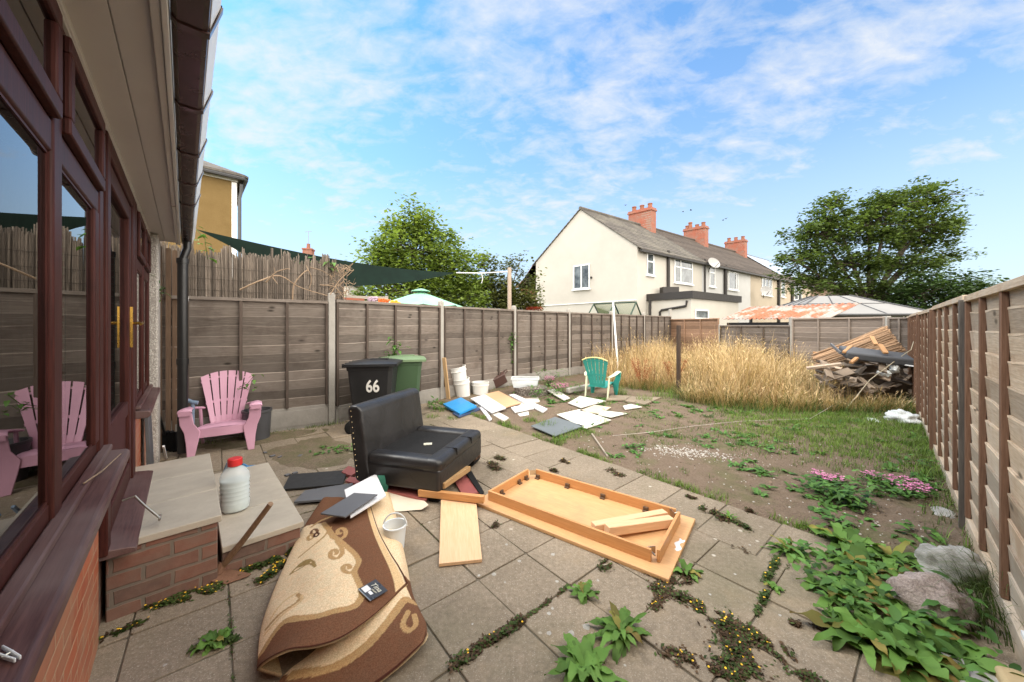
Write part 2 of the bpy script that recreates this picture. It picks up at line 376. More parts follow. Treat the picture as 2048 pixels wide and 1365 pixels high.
for i in range(len(edges_n)-1):
    n0, n1 = edges_n[i], edges_n[i+1]
    off = 0 if i != len(edges_n)-2 else .17
    for k in range(-10, 19):
        s0 = o_s + PIT*k*(1.0) + off; s1 = s0 + PIT
        ctr = SN*((n0+n1)/2) + SH*((s0+s1)/2)
        if not in_garden(ctr, -.25): continue
        g0 = .002 + rnd.random()*.004
        zt = rnd.uniform(-.004,.006); tx, ty = rnd.uniform(-.012,.012), rnd.uniform(-.012,.012)
        rz = rnd.uniform(-.008,.008)
        b.tint = rnd.uniform(.92,1.08)
        pts = []
        cc = .012
        a, e, c_, d_ = n0+g0, n1-g0, s0+g0, s1-g0
        for (u, v) in ((a+cc,c_),(e-cc*rnd.random(),c_),(e,c_+cc),(e,d_-cc*rnd.random()),(e-cc,d_),(a+cc*rnd.random(),d_),(a,d_-cc),(a,c_+cc)):
            q = SN*u+SH*v; dd = q-ctr
            q = ctr + Vector((dd.x-rz*dd.y, dd.y+rz*dd.x, 0))
            pts.append(Vector((q.x,q.y, zt + tx*(u-(n0+n1)/2) + ty*(v-(s0+s1)/2))))
        lo = [p - Vector((0,0,.04)) for p in pts]; inn = [ctr.lerp(p, .985) + Vector((0,0,.003)) for p in pts]
        for q, p in zip(inn, pts): q.z = p.z + .003
        k8 = 8
        b.add(lo+pts+inn, [(j,(j+1)%8,8+(j+1)%8,8+j) for j in range(8)] + [(8+j,8+(j+1)%8,16+(j+1)%8,16+j) for j in range(8)] + [tuple(range(16,24))])
tag(b.build('patio', [M['slab'], M['joint']], flat=False, angle=20), kind='structure')

# ---------------------------------------------------------------- our house along the left
hs = empty('brick_house', (0,0,0), HA, 'low brick house extension with dark rosewood windows, brown gutter and white soffit on the left', 'house')
def hb(name, mat, boxes, bevel=0, parent=None):
    b = MB()
    for x in boxes: b.bx(*x)
    return b.build(name, mat, parent or hs, bevel=bevel)
hb('wall', M['orange_brick'], [(-4,2.72,.32,.50,-.05,.93), (4.14,5.62,.32,.50,-.05,.86)])
hb('plinth', M['step_brick'], [(2.722,4.138,.335,.50,-.05,.42)])
hb('wall', M['orange_brick'], [(-4,-3.8,.5,4.2,-.05,2.7),(6.2,6.4,.6,4.2,-.05,2.7),(-3.8,6.2,4.0,4.2,-.05,2.7)])
b = MB(); b.bx(5.63,6.1,.22,.55,-.05,2.63); b.build('pebbledash_pier', M['pebbledash'], hs, bevel=.02)
# room behind the glass
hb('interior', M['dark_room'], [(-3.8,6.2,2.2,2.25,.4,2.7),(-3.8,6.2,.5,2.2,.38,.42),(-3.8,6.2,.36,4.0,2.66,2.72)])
FR = M['rosewood']
def window(s0, s1, z0, z1, zt, posts):
    b = MB()
    b.bx(s0,s1,.30,.38,z0,z0+.07); b.bx(s0,s1,.30,.38,z1-.06,z1); b.bx(s0,s1,.295,.385,zt-.05,zt+.05)
    for p in posts:
        b.bx(p-.05,p+.05,.29,.39,z0,z1)
    o = b.build('window', FR, hs, bevel=.008)
    b = MB()                       # opening lights: slimmer frames standing proud
    for a, e in zip(posts[:-1], posts[1:]):
        for (q0, q1, w_) in ((zt+.05, z1-.06, .055),):
            x0, x1 = a+.055, e-.055
            b.bx(x0,x1,.272,.30,q0,q0+w_); b.bx(x0,x1,.272,.30,q1-w_,q1); b.bx(x0,x0+w_,.272,.30,q0+w_,q1-w_); b.bx(x1-w_,x1,.272,.30,q0+w_,q1-w_)
    b.build('fanlight_frame', FR, o, bevel=.006)
    for a, e in zip(posts[:-1], posts[1:]):
        g = MB(); g.add([(a+.05,.306,z0+.07),(e-.05,.306,z0+.07),(e-.05,.306,zt-.05),(a+.05,.306,zt-.05)], [(0,1,2,3)])
        g.build('pane', M['glass'], o, flat=True)
        g = MB(); g.add([(a+.05,.286,zt+.05),(e-.05,.286,zt+.05),(e-.05,.286,z1-.06),(a+.05,.286,z1-.06)], [(0,1,2,3)])
        g.build('pane', M['glass'], o, flat=True)
        g = MB(); g.bx(a+.05,a+.056,.302,.312,z0+.07,zt-.05); g.bx(e-.056,e-.05,.302,.312,z0+.07,zt-.05); g.bx(a+.056,e-.056,.302,.312,z0+.07,z0+.078); g.bx(a+.056,e-.056,.302,.312,zt-.058,zt-.05)
        g.build('glazing_bead', FR, o)
    b = MB(); zs = z0
    b.prism([(s0-.02,.42,zs),(s0-.02,.215,zs-.018),(s0-.02,.205,zs-.03),(s0-.02,.205,zs-.06),(s0-.02,.225,zs-.075),(s0-.02,.42,zs-.075)], (s1-s0+.04,0,0))
    b.bx(s0,s1,.262,.298,zs-.004,zs+.022)
    b.build('sill', M['rosewood_sill'], o, bevel=.006)
    return o
window(-3.9, 2.62, 1.0, 2.6, 2.17, [-3.85,-2.3,-.9,.44,1.77,2.555])
b = MB(); b.bx(2.41,2.505,.292,.38,1.07,2.12); b.build('window_stile', FR, hs.children[-1] if False else hs, bevel=.006)
window(4.14, 5.62, .93, 2.6, 2.12, [4.19,4.90,5.57])
# door
b = MB()
b.bx(2.74,2.84,.29,.39,.42,2.6); b.bx(3.94,4.12,.29,.39,.42,2.6); b.bx(2.842,3.938,.29,.39,2.5,2.6)
do = b.build('door', FR, hs, bevel=.008)
b = MB()
b.bx(2.85,2.94,.30,.36,.46,2.49); b.bx(3.82,3.93,.30,.36,.46,2.49); b.bx(2.942,3.818,.30,.36,2.38,2.49); b.bx(2.942,3.818,.30,.36,.46,.60); b.bx(2.942,3.818,.305,.355,.95,1.05); b.bx(2.942,3.818,.318,.35,.602,.948)
b.build('door_leaf', FR, do, bevel=.008)
b = MB(); b.add([(2.94,.325,1.05),(3.82,.325,1.05),(3.82,.325,2.38),(2.94,.325,2.38)], [(0,1,2,3)]); b.build('pane', M['glass'], do, flat=True)
b = MB(); b.prism([(2.75,.40,.46),(2.75,.22,.435),(2.75,.19,.425),(2.75,.19,.40),(2.75,.40,.40)], (1.36,0,0)); b.build('threshold', M['rosewood_sill'], do, bevel=.005)
M['brass'] = plain('brass', (.62,.36,.08), .25, metal=1, var=.15)
b = MB(); b.bx(3.855,3.895,.286,.30,1.44,1.74); b.tube([(3.875,.29,1.62),(3.875,.235,1.62)], .011, 8); b.tube([(3.875,.238,1.62),(3.84,.235,1.622),(3.75,.238,1.612)], [.011,.010,.009], 8)
b.build('handle', M['brass'], do)
# soffit, fascia, gutter
b = MB(); b.bx(-4,6.15,.185,.31,2.640,2.655); b.bx(-4,6.15,.075,.180,2.640,2.655); b.bx(-4,6.15,.17,.19,2.651,2.66); b.build('soffit', M['soffit'], hs)
hb('soffit_trim', M['soffit'], [(-4,6.15,.285,.31,2.610,2.638),(-4,4.2,.060,.085,2.622,2.638),(4.22,6.15,.060,.085,2.618,2.638),(-4,6.15,.291,.40,2.6005,2.609)], .003)
hb('fascia', M['white_trim'], [(-4,6.15,.040,.058,2.615,2.80)], .003)
b = MB()
prof = [(.035,2.73),(.035,2.655),(.02,2.635),(-.045,2.635),(-.060,2.642),(-.085,2.735),(-.079,2.735),(-.056,2.650),(-.042,2.642),(.018,2.642),(.029,2.658),(.029,2.73)]
b.prism([(-4,y,z) for y, z in prof], (10.2,0,0))
gu = b.build('gutter', M['gutter'], hs, angle=25)
b = MB(); b.prism([(-4,-.066,2.655),(-4,-.095,2.745),(-4,-.0875,2.745),(-4,-.0635,2.655)], (10.2,0,0)); b.build('gutter_sky_sheen', M['white_trim'], gu)  # white strip painted in for sky reflected off the gutter's outer face
for k in range(12):
    s = .42+.62*k - 3.1
    b = MB(); pr = [(.037,2.735),(.037,2.65),(.02,2.629),(-.047,2.629),(-.066,2.636),(-.103,2.750),(-.094,2.750)]
    pr2 = [(y*.97, z+.006) for y, z in reversed(pr)]
    b.prism([(s,y,z) for y, z in pr+pr2], (.035,0,0)); b.build('bracket', M['gutter'], gu)
b = MB(); b.tube([(5.95,-.02,2.64),(5.95,-.02,2.55),(5.93,.0,2.48),(5.93,.02,2.40)], .04, 12); b.tube([(5.93,.02,2.42),(5.93,.02,.05)], .052, 12); b.tube([(5.93,.02,2.42),(5.93,.02,2.36)], .06, 12); b.tube([(5.93,.02,1.2),(5.93,.02,1.13)], .06, 12)
b.build('downpipe', M['black_pipe'], hs)
hb('pipe_sticker', M['white_trim'], [(5.92,5.945,-.0345,-.0325,1.90,1.96)])
n = NT('roof_tile'); f = n.noise(5,5); v_ = n.mapv((1,1,1)); wv = n.node('ShaderNodeTexWave'); wv.inputs['Scale'].default_value = 1.6; n.link(v_, wv.inputs['Vector'])
M['roof_plain'] = n.fin(n.ramp(f, [(.3,(.10,.075,.06)),(.7,(.2,.16,.13))]), .9, .2)
b = MB(); b.prism([(-4.2,-.02,2.80),(-4.2,4.4,3.9),(-4.2,4.4,4.0),(-4.2,-.02,2.87)], (10.4,0,0)); b.build('roof', M['roof_plain'], hs)

# ---------------------------------------------------------------- doorsteps
M['step_slab'] = plain('pale_step_slab', (.43,.375,.30), .85, .3, var=.20, scale=5, bump=.3, stretch=(1.6,1,1))
def step(s0, s1, n0, n1, z, label):
    r = empty('doorstep', W((s0+s1)/2, (n0+n1)/2), HA, label, 'step')
    x0, x1, y0, y1 = -(s1-s0)/2, (s1-s0)/2, -(n1-n0)/2, (n1-n0)/2
    b = MB(); b.bx(x0+.015,x1-.02,y0+.02,y1,-.02,z-.045); b.build('brick_base', M['step_brick'], r, bevel=.006)
    b = MB(); k = 3
    for i in range(k):
        b.tint = rnd.uniform(.93,1.06); a = x0+(x1-x0)*i/k; e = x0+(x1-x0)*(i+1)/k
        b.bx(a+.0015,e-.0015,y0,y1,z-.042,z-rnd.uniform(0,.002))
    b.build('slab_top', M['step_slab'], r, bevel=.005)
    return r
step(2.87, 4.34, -.315, .17, .42, 'taller brick doorstep with pale slab top under the back door')
step(2.90, 4.40, .172, .63, .20, 'lower brick doorstep with pale slab top carrying the water bottle')

# ---------------------------------------------------------------- fences
def panel_mesh(L, Hh, seed, boards=12, front=-1, lap=.032):
    rr = random.Random(seed); b = MB(); bh = Hh/boards; nx = 14
    for k in range(boards):
        z0 = k*bh - .012; z1 = (k+1)*bh + .012; b.tint = rr.uniform(.66,1.25); ph = rr.uniform(0,50); am = rr.uniform(.006,.016)
        vs = []; edge = []
        for i in range(nx+1):
            x = L*i/nx; wz = am*noise.noise(Vector((x*2.3+ph, ph, 0)))*1.6 + rr.uniform(-.0015,.0015)
            bow = .005*noise.noise(Vector((x*1.7, ph, 3)))
            t = front*(lap+bow)
            top = min(z1+wz, Hh-.002)
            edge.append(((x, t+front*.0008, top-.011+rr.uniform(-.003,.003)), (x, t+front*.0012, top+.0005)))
            vs += [(x, front*.002, z0), (x, t, top), (x, t-front*.014, top), (x, 0, z0)]
        fs = []
        for i in range(nx):
            a = 4*i; c = a+4
            fs += [(a,c,c+1,a+1), (a+1,c+1,c+2,a+2), (a+2,c+2,c+3,a+3)]
        b.add(vs, fs)
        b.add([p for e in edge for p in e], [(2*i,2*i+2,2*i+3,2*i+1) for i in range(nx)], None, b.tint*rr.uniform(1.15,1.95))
    return b
def fence_panel(parent, a, bpt, z0, Hh, mat, bmat, nb, seed, front=-1, bw=.038, bd=.03, cap=True, lap=.032):
    d = bpt-a; L = d.length; rot = math.atan2(d.y, d.x)
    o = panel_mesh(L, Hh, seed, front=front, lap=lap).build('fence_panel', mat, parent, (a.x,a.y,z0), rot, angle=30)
    rr = random.Random(seed+99)
    for k in range(nb):
        x = L*k/(nb-1) if nb > 1 else 0
        x = min(max(x, bw/2), L-bw/2) + (rr.uniform(-.02,.02) if 0 < k < nb-1 else 0)
        b = MB(); b.tint = rr.uniform(.8,1.15); b.bx(x-bw/2,x+bw/2,front*(lap-.006),front*(lap+.004+bd),.0,Hh-.045); b.build('batten', bmat, o, bevel=.003)
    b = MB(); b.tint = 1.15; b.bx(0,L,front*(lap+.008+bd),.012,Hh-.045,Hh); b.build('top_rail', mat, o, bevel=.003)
    return o
lf = empty('wooden_fence', LP[0], 0, 'weathered grey lap panel fence with concrete posts behind the bins and pink chair', 'fence')
def loc(o, p): return Vector(p) - o.location
def conc_post(parent, p, h, rot, w_=.10):
    b = MB(); b.box((0,0,h/2-.1), (w_,w_,h+.2)); b.box((0,0,h+.012), (w_,w_,.03), None, None, .75); b.build('concrete_post', M['concrete_post'], parent, loc(parent,p), rot, bevel=.01)
chain = [L0] + LP
for i, (a, c) in enumerate(zip(chain[:-1], chain[1:])):
    d = (c-a).normalized(); rot = math.atan2(d.y,d.x)
    a2, c2 = loc(lf, a+d*.055), loc(lf, c-d*.055)
    Hh = 1.7 if i else 1.66
    zb = .34 if i < 1 else .28
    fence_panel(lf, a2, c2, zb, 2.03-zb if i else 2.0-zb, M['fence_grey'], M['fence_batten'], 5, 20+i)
    b = MB(); L = (c2-a2).length; b.bx(0,L,-.028,.028,-.1,zb-.004)
    b.bx(.05,L-.05,-.034,-.0285,.05,zb-.05)
    b.build('gravel_board', M['gravel_board'], lf, a2, rot, bevel=.006)
    conc_post(lf, c, 2.11, rot) if i < 6 else None
conc_post(lf, L0, 2.08, 0.6)
rf = empty('wooden_fence', RF0, 0, 'sun bleached brown lap panel fence along the right side', 'fence')
t0 = -3.45
for i in range(6):
    ta = t0 + 2.42*i; tb = min(ta+2.42, 10.35)
    a, c = RF0+RD*ta, RF0+RD*tb
    rr = math.atan2(RD.y,RD.x)
    zb = .14
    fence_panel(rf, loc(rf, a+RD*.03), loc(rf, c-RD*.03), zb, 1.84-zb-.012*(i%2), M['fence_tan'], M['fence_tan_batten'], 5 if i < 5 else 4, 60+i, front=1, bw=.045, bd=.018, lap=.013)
    b = MB(); b.bx(0,(c-a).length,-.01,.03,-.1,zb-.003); b.build('gravel_board', M['fence_tan'], rf, loc(rf,a), rr, bevel=.004)
    b = MB(); b.bx(-.022,.022,.0,.06,-.1,1.80); b.build('fence_post', M['tan_post'] if i == 2 else M['fence_tan_batten'], rf, loc(rf,a), rr, bevel=.003)
bf = empty('wooden_fence', BF[0], 0, 'patched back fence of brown and grey panels behind the tall dry grass', 'fence')
specs = [(BF[0],BF[1],1.90,woodm('reddish_fence',(.20,.115,.07),(.34,.22,.15),0,.85,bump=.4,spec=.2),4), (BF[1],BF[2],1.62,M['fence_grey'],4), (BF[2],BF[3],1.84,woodm('pale_grey_fence',(.19,.15,.125),(.33,.275,.23),0,.85,bump=.4,spec=.2),4), (BF[3],BF[4],1.82,M['fence_grey'],3)]
for i, (a, c, z, m_, nb) in enumerate(specs):
    d = (c-a).normalized()
    fence_panel(bf, loc(bf,a+d*.04), loc(bf,c-d*.02), .05, z-.05, m_, m_ if i != 1 else M['fence_batten'], nb, 80+i, front=-1)
    b = MB(); hh = 2.35 if i == 0 else z+.03
    b.box((0,0,hh/2), (.11,.11,hh)); b.build('fence_post', M['concrete_post'] if i else M['fence_tan_batten'] if False else M['concrete_post'], bf, loc(bf,a), 0, bevel=.008)
# ================================================================= garden objects
def quad_board(name, px, zs, th, mat, label, cat, group=None, bevel=.002, up_edge=None, warp=0.0, nseg=8):
    """a board whose upper face has these corners; built in its own frame, grain along its first edge"""
    P = [G(x, y, z) for (x, y), z in zip(px, zs if isinstance(zs, (list,tuple)) else [zs]*4)]
    c = sum(P, Vector())/4; e = P[1]-P[0]; a = math.atan2(e.y, e.x); Rm = Matrix.Rotation(-a, 3, 'Z')
    Q = [Rm @ (p-c) for p in P]
    b = MB()
    def fn(u, v):
        p = (Q[0].lerp(Q[1],u)).lerp(Q[3].lerp(Q[2],u), v)
        return p + Vector((0,0,warp*math.sin(u*PI)))
    nrm = (Q[1]-Q[0]).cross(Q[3]-Q[0])
    if nrm.z > 0: b.grid(fn, nseg, 4, th)
    else: b.grid(lambda u,v: fn(u,1-v), nseg, 4, th)
    o = b.build(name, mat, None, c, a, angle=40)
    return tag(o, label, cat, group)

# ---- black sofa shell
M['leather'] = None
n = NT('black_leather'); f = n.noise(5,5,.6,None,.8); g = n.noise(120,3)
n.bump(n.math('ADD', f, n.math('MULTIPLY', g, .12)), .35, .02)
M['leather'] = n.fin(n.ramp(f, [(.3,(.012,.011,.011)),(.7,(.022,.020,.020))]), n.ramp(f, [(.3,.34),(.7,.46)]), .5)
M['black_cloth'] = plain('black_dust_cloth', (.014,.0135,.0135), .9, .2, var=.2, scale=30, bump=.3)
M['brass_stud'] = plain('brass_stud', (.75,.6,.35), .3, metal=1)
so_ = empty('sofa', (-.90,3.79,0), R(-16.5), 'black leather sofa shell without cushions, brass studs along its back edges', 'sofa')
b = MB(); b.bx(-.40,.42,-.515,.515,.10,.315); b.build('base', M['leather'], so_, bevel=.035, seg=4)
def roll(pts, w_, h_): 
    b = MB()
    for a, c in pts:
        a = Vector(a); c = Vector(c); b.bar(a, c, w_, h_)
    return b
b = roll([((-.36,-.43,.33),(.425,-.43,.33))], .175, .13); b.build('border_roll', M['leather'], so_, bevel=.055, seg=5)
b = roll([((-.36,.43,.33),(.425,.43,.33))], .175, .13); b.build('border_roll', M['leather'], so_, bevel=.055, seg=5)
b = roll([((.335,-.517,.332),(.335,.517,.332))], .18, .132); b.build('border_roll', M['leather'], so_, bevel=.055, seg=5)
b = MB(); b.grid(lambda u,v: Vector((-.36+.63*u, -.36+.72*v, .362-.012*math.sin(u*PI)*math.sin(v*PI))), 12, 12); b.build('seat_cloth', M['black_cloth'], so_)
b = MB(); b.box((.02,-.02,.3555), (.085,.062,.004), (0,0,.5)); b.build('label_tag', plain('paper_tag', (.5,.48,.38), .6), so_)
b = MB(); pr = [(-.30,.12),(-.40,.10),(-.47,.12),(-.565,.80),(-.53,.83),(-.45,.835),(-.405,.80),(-.34,.36)]
b.prism([(x,-.53,z) for x,z in pr], (0,1.06,0)); b.build('backrest', M['leather'], so_, bevel=.03, seg=4, angle=50)
b = MB()
for y in (-.532,.532):
    for k in range(13):
        t = k/12; x = -.468+(-.545+.468)*t; b.blob((x+.03, y, .16+.62*t), (.006,.004,.006), 1, 0)
for k in range(14):
    b.blob((-.557, -.5+1.0*k/13, .815), (.006,.006,.005), 1, 0)
b.build('stud_row', M['brass_stud'], so_)
for y in (-.01,):
    b = MB()
    for yy in (-.17,.19): b.bx(.30,.43,yy-.002,yy+.002,.335,.4005)
    b.bx(-.35,.26,-.519,-.5165,.30,.302)
    b.build('seam', M['black_cloth'], so_)
for (x, y) in ((.34,-.44),(-.33,-.42)):
    b = MB(); b.box((x,y,.055), (.10,.085,.11), None, None, 1.2); b.build('leg', M['black_cloth'], so_, bevel=.01)
b = MB(); b.tube([(.33,.36,.06),(.33,.55,.06)], .06, 14); b.build('leg', M['black_cloth'], so_, bevel=.01)
b = MB()
for k in range(26): b.blob((.40+rnd.uniform(-.03,.02), .40+rnd.uniform(-.09,.12), rnd.uniform(.085,.115)), (.014,.014,.014), 1, .3)
b.build('torn_lining', plain('torn_brown_lining', (.09,.05,.03), .9), so_)

# ---- overturned table
M['beech'] = woodm('beech_veneer', (.50,.27,.115), (.64,.38,.18), 0, .5, bump=.06, c2=(.42,.24,.12))
M['beech_edge'] = woodm('beech_edge', (.46,.21,.075), (.60,.31,.125), 0, .4, bump=.06)
M['pine'] = woodm('knotty_pine', (.60,.36,.19), (.72,.48,.29), 0, .55, knots=True, bump=.1)
M['steel'] = plain('zinc_steel', (.5,.48,.42), .35, metal=1)
M['bracket'] = plain('brown_plastic_bracket', (.10,.055,.03), .5)
ta = empty('coffee_table', ((.98-.33+1.48+.17)/4, (2.2+3.18+2.91+3.89)/4, 0), math.atan2(2.2-3.18,.98+.33), 'overturned beech coffee table lying on its top with two legs loose inside', 'table')
LX, LY = .818, .435
b = MB(); b.bx(-LX,LX,-LY,LY,.004,.034); b.build('tabletop', M['beech'], ta, bevel=.006)
ax, ay, az, t = LX-.105, LY-.095, .118, .022
b = MB(); b.bx(-ax+.0,ax-.03,-ay,-ay+t,.0345,az); b.build('apron', M['beech_edge'], ta, bevel=.003)
b = MB(); b.bx(-ax+.06,ax-.02,ay-t,ay,.0345,az); b.build('apron', M['beech_edge'], ta, bevel=.003)
b = MB(); b.bx(-ax-.02,-ax-.02+t,-ay+.0,ay-.06,.0345,az); b.build('apron', M['beech_edge'], ta, bevel=.003)
b = MB(); b.bx(ax+.02-t,ax+.02,-ay+.03,ay-.04,.0345,az); b.build('apron', M['beech_edge'], ta, bevel=.003)
for sx, sy in ((1,-1),(-1,1),(1,1)):
    b = MB(); b.bar((sx*(ax-.02),sy*(ay-.07),.09),(sx*(ax-.07),sy*(ay-.015),.09),.003,.05); b.tube([(sx*(ax-.045),sy*(ay-.043),.085),(sx*(ax-.005),sy*(ay-.003),.09)], .006, 8); b.build('corner_bracket', M['steel'], ta)
for x, y in ((-.62,1),(-.28,1),(.08,1),(.46,1)):
    b = MB(); b.bx(x-.022,x+.022,y*(ay-t-.016),y*(ay-t-.001),.0345,.072); b.bx(x-.022,x+.022,y*(ay-t-.035),y*(ay-t-.0165),.0345,.047); b.build('clip', M['bracket'], ta, bevel=.003)
for y in (-.18,.1,.22):
    b = MB(); b.bx(-ax+.003,-ax+.018,y-.022,y+.022,.0345,.072); b.bx(-ax+.0185,-ax+.036,y-.022,y+.022,.0345,.047); b.build('clip', M['bracket'], ta, bevel=.003)
b = MB(); b.grid(lambda u,v: Vector((ax+.055+.035*u+.012*math.sin(v*9), -.1+.16*v+.01*math.sin(u*7), .0345)), 4, 8); b.build('torn_sticker', M['white_trim'], ta)
def baru(name, a, c, w_, h_, mat, label, cat, bev=.003, group=None):
    a = Vector(a); c = Vector(c); m = (a+c)/2; d = c-a; L = d.length
    q = Vector((1,0,0)).rotation_difference(d.normalized())
    yaw = math.atan2(d.y,d.x); pit = -math.asin(max(-1,min(1,d.z/L)))
    b = MB(); b.bx(-L/2,L/2,-w_/2,w_/2,-h_/2,h_/2); o = b.build(name, mat, None, m, (0,pit,yaw), bevel=bev)
    return tag(o, label, cat, group)
def tl(x, y, z): 
    ca, sa = math.cos(ta.rotation_euler.z), math.sin(ta.rotation_euler.z); return Vector((ta.location.x+x*ca-y*sa, ta.location.y+x*sa+y*ca, z))
baru('table_leg', tl(.24,-.26,.08), tl(.62,.285,.07), .065, .062, M['pine'], 'beech leg lying inside the overturned table, farther from its near rail', 'table leg', .004, 'loose legs inside the overturned table')
baru('table_leg', tl(.35,-.27,.105), tl(.69,.20,.075), .068, .066, M['pine'], 'beech leg lying inside the overturned table, nearer its short end rail', 'table leg', .004, 'loose legs inside the overturned table')
quad_board('pine_plank', [(878,1128),(882,1000),(952,999),(964,1119)], [.03,.055,.055,.03], .02, M['pine'], 'pale knotty pine plank flat on the slabs beside the table', 'plank', warp=-.008)
baru('timber_rail', G(838,985,.09), G(968,999,.09), .045, .06, M['beech_edge'], 'orange beech rail lying from the sofa to the table corner', 'rail')
baru('timber_block', G(884,972,.15), G(936,937,.11), .06, .05, woodm('rough_timber', (.33,.19,.08), (.48,.30,.14), 0, .6), 'short rough timber block leaning on the rail beside the sofa', 'timber')
M['red_paint'] = plain('faded_red_paint', (.30,.085,.075), .6, var=.25, bump=.1)
quad_board('red_board', [(905,955),(935,945),(963,985),(925,990)], [.03,.03,.03,.03], .018, M['red_paint'], 'faded red board on the slabs between sofa and table', 'board')
quad_board('red_board', [(690,962),(700,953),(860,985),(852,1000)], [.05,.05,.05,.05], .018, M['red_paint'], 'red painted board poking out under the sofa beside the rug', 'board')
quad_board('black_strip', [(930,944),(942,941),(968,984),(962,990)], [.045]*4, .012, M['black_cloth'], 'narrow black strip lying across the red board at the table corner', 'strip')
quad_board('red_block', [(683,944),(697,932),(720,940),(702,952)], [.04]*4, .03, M['red_paint'], 'small red block behind the black board and sofa leg', 'block')
# ---- boards around the rug
M['black_board'] = plain('black_fibre_board', (.018,.017,.016), .6, var=.15)
M['grey_board'] = plain('grey_laminate', (.105,.105,.112), .5, var=.08)
M['white_board'] = plain('white_laminate', (.70,.69,.70), .45, var=.10, bump=.05)
quad_board('black_board', [(565,979),(580,949),(695,940),(686,968)], [.03]*4, .012, M['black_board'], 'black board flat on the slabs, farthest from the rug', 'board')
quad_board('grey_board', [(588,1004),(610,981),(706,966),(690,996)], [.045]*4, .016, M['grey_board'], 'long grey board on the slabs between the doorstep and the rug', 'board')
# ---- rug: two sheets of one folded carpet
RUGZ = .2
def cr(p0,p1,p2,p3,t): return .5*((2*p1)+(p2-p0)*t+(2*p0-5*p1+4*p2-p3)*t*t+(3*p1-p0-3*p2+p3)*t*t*t)
def crl(L, t):
    n_ = len(L)-1; x = t*n_; i = min(int(x), n_-1); t = x-i
    p0 = L[i-1] if i > 0 else 2*L[0]-L[1]; p3 = L[i+2] if i+2 <= n_ else 2*L[-1]-L[-2]
    return cr(p0, L[i], L[i+1], p3, t)
def patch(rows): 
    rows = [[G(c[0],c[1],c[2]*(.78 if c[2] > .03 else 1)) for c in r] for r in rows]
    return lambda u, v: crl([crl(r, u) for r in rows], v)
top_rows = [
 [(652,1003,.0),(646,996,.06),(668,994,.13),(700,996,.17),(738,1000,.19)],
 [(622,1072,.0),(606,1058,.07),(652,1050,.17),(702,1046,.205),(752,1046,.20)],
 [(590,1146,.0),(571,1128,.08),(640,1112,.21),(708,1098,.225),(770,1088,.20)],
 [(566,1215,.0),(543,1196,.09),(626,1172,.235),(713,1148,.235),(792,1122,.185)],
 [(548,1290,.01),(523,1258,.10),(606,1238,.245),(708,1204,.225),(806,1146,.15)],
 [(560,1356,.02),(513,1338,.115),(570,1302,.235),(690,1272,.205),(816,1166,.125)]]
bot_rows = [
 [(690,1000,.06),(715,994,.12),(748,986,.165),(773,984,.12),(782,990,.0)],
 [(700,1060,.06),(735,1056,.14),(770,1048,.16),(790,1046,.10),(797,1050,.0)],
 [(710,1130,.06),(752,1118,.14),(793,1110,.13),(809,1118,.07),(813,1124,.0)],
 [(700,1210,.05),(755,1185,.13),(805,1172,.12),(821,1180,.06),(825,1186,.0)],
 [(640,1290,.04),(715,1255,.09),(795,1226,.11),(836,1220,.075),(842,1226,.01)],
 [(560,1360,.015),(680,1318,.045),(790,1285,.085),(846,1252,.10),(853,1250,.075)],
 [(545,1460,.012),(660,1420,.02),(752,1368,.05),(832,1300,.095),(853,1268,.10)]]
def cpx(x, y): return (500+x/3.545, 980+y/3.545)
def cp(x, y, z=RUGZ): q = cpx(x,y); v = G(q[0],q[1],z); return (v.x, v.y)
def spline(pts, n_=10):
    L = [Vector((*p,0)) for p in pts]; k = (len(L)-1)*n_
    return [(crl(L, i/k).x, crl(L, i/k).y) for i in range(k+1)]
def spiral(cx_, cy_, r, a0, turns, end=.25, sgn=1): 
    return [(cx_+r*(1-(1-end)*i/16)*math.cos(a0+sgn*turns*2*PI*i/16), cy_+r*(1-(1-end)*i/16)*math.sin(a0+sgn*turns*2*PI*i/16)) for i in range(17)]
def segd(p, L):
    best = 1e9; x, y = p
    for (x0,y0),(x1,y1) in zip(L[:-1],L[1:]):
        dx, dy = x1-x0, y1-y0; q = dx*dx+dy*dy; t = ((x-x0)*dx+(y-y0)*dy)/q if q else 0; t = 0 if t < 0 else 1 if t > 1 else t
        d = (x-x0-t*dx)**2+(y-y0-t*dy)**2
        if d < best: best = d
    return math.sqrt(best)
def inpoly(p, L):
    x, y = p; c = False; j = len(L)-1
    for i in range(len(L)):
        (xi,yi),(xj,yj) = L[i],L[j]
        if (yi > y) != (yj > y) and x < (xj-xi)*(y-yi)/(yj-yi)+xi: c = not c
        j = i
    return c
CREAM, TAN, BROWN, DARK, OLIVE, PALE = hexc('e8d3ae'), hexc('b5966a'), hexc('75543f'), hexc('4c2c22'), hexc('9a8456'), hexc('d9bd90')
bnd_px = [(520,160),(560,235),(600,300),(680,365),(745,425),(770,490),(740,565),(770,640),(795,700),(740,790),(600,850),(480,888),(370,890),(250,878),(165,925),(85,1000)]
bnd = spline([cp(*p) for p in bnd_px], 4)
cream_poly = bnd + [cp(-200,1000), cp(-200,300), cp(200,120), cp(455,150)]
toptan = spline([cp(*p) for p in ((440,165),(500,135),(560,125),(640,115))], 4)
strokes = [(bnd,.013,TAN)]
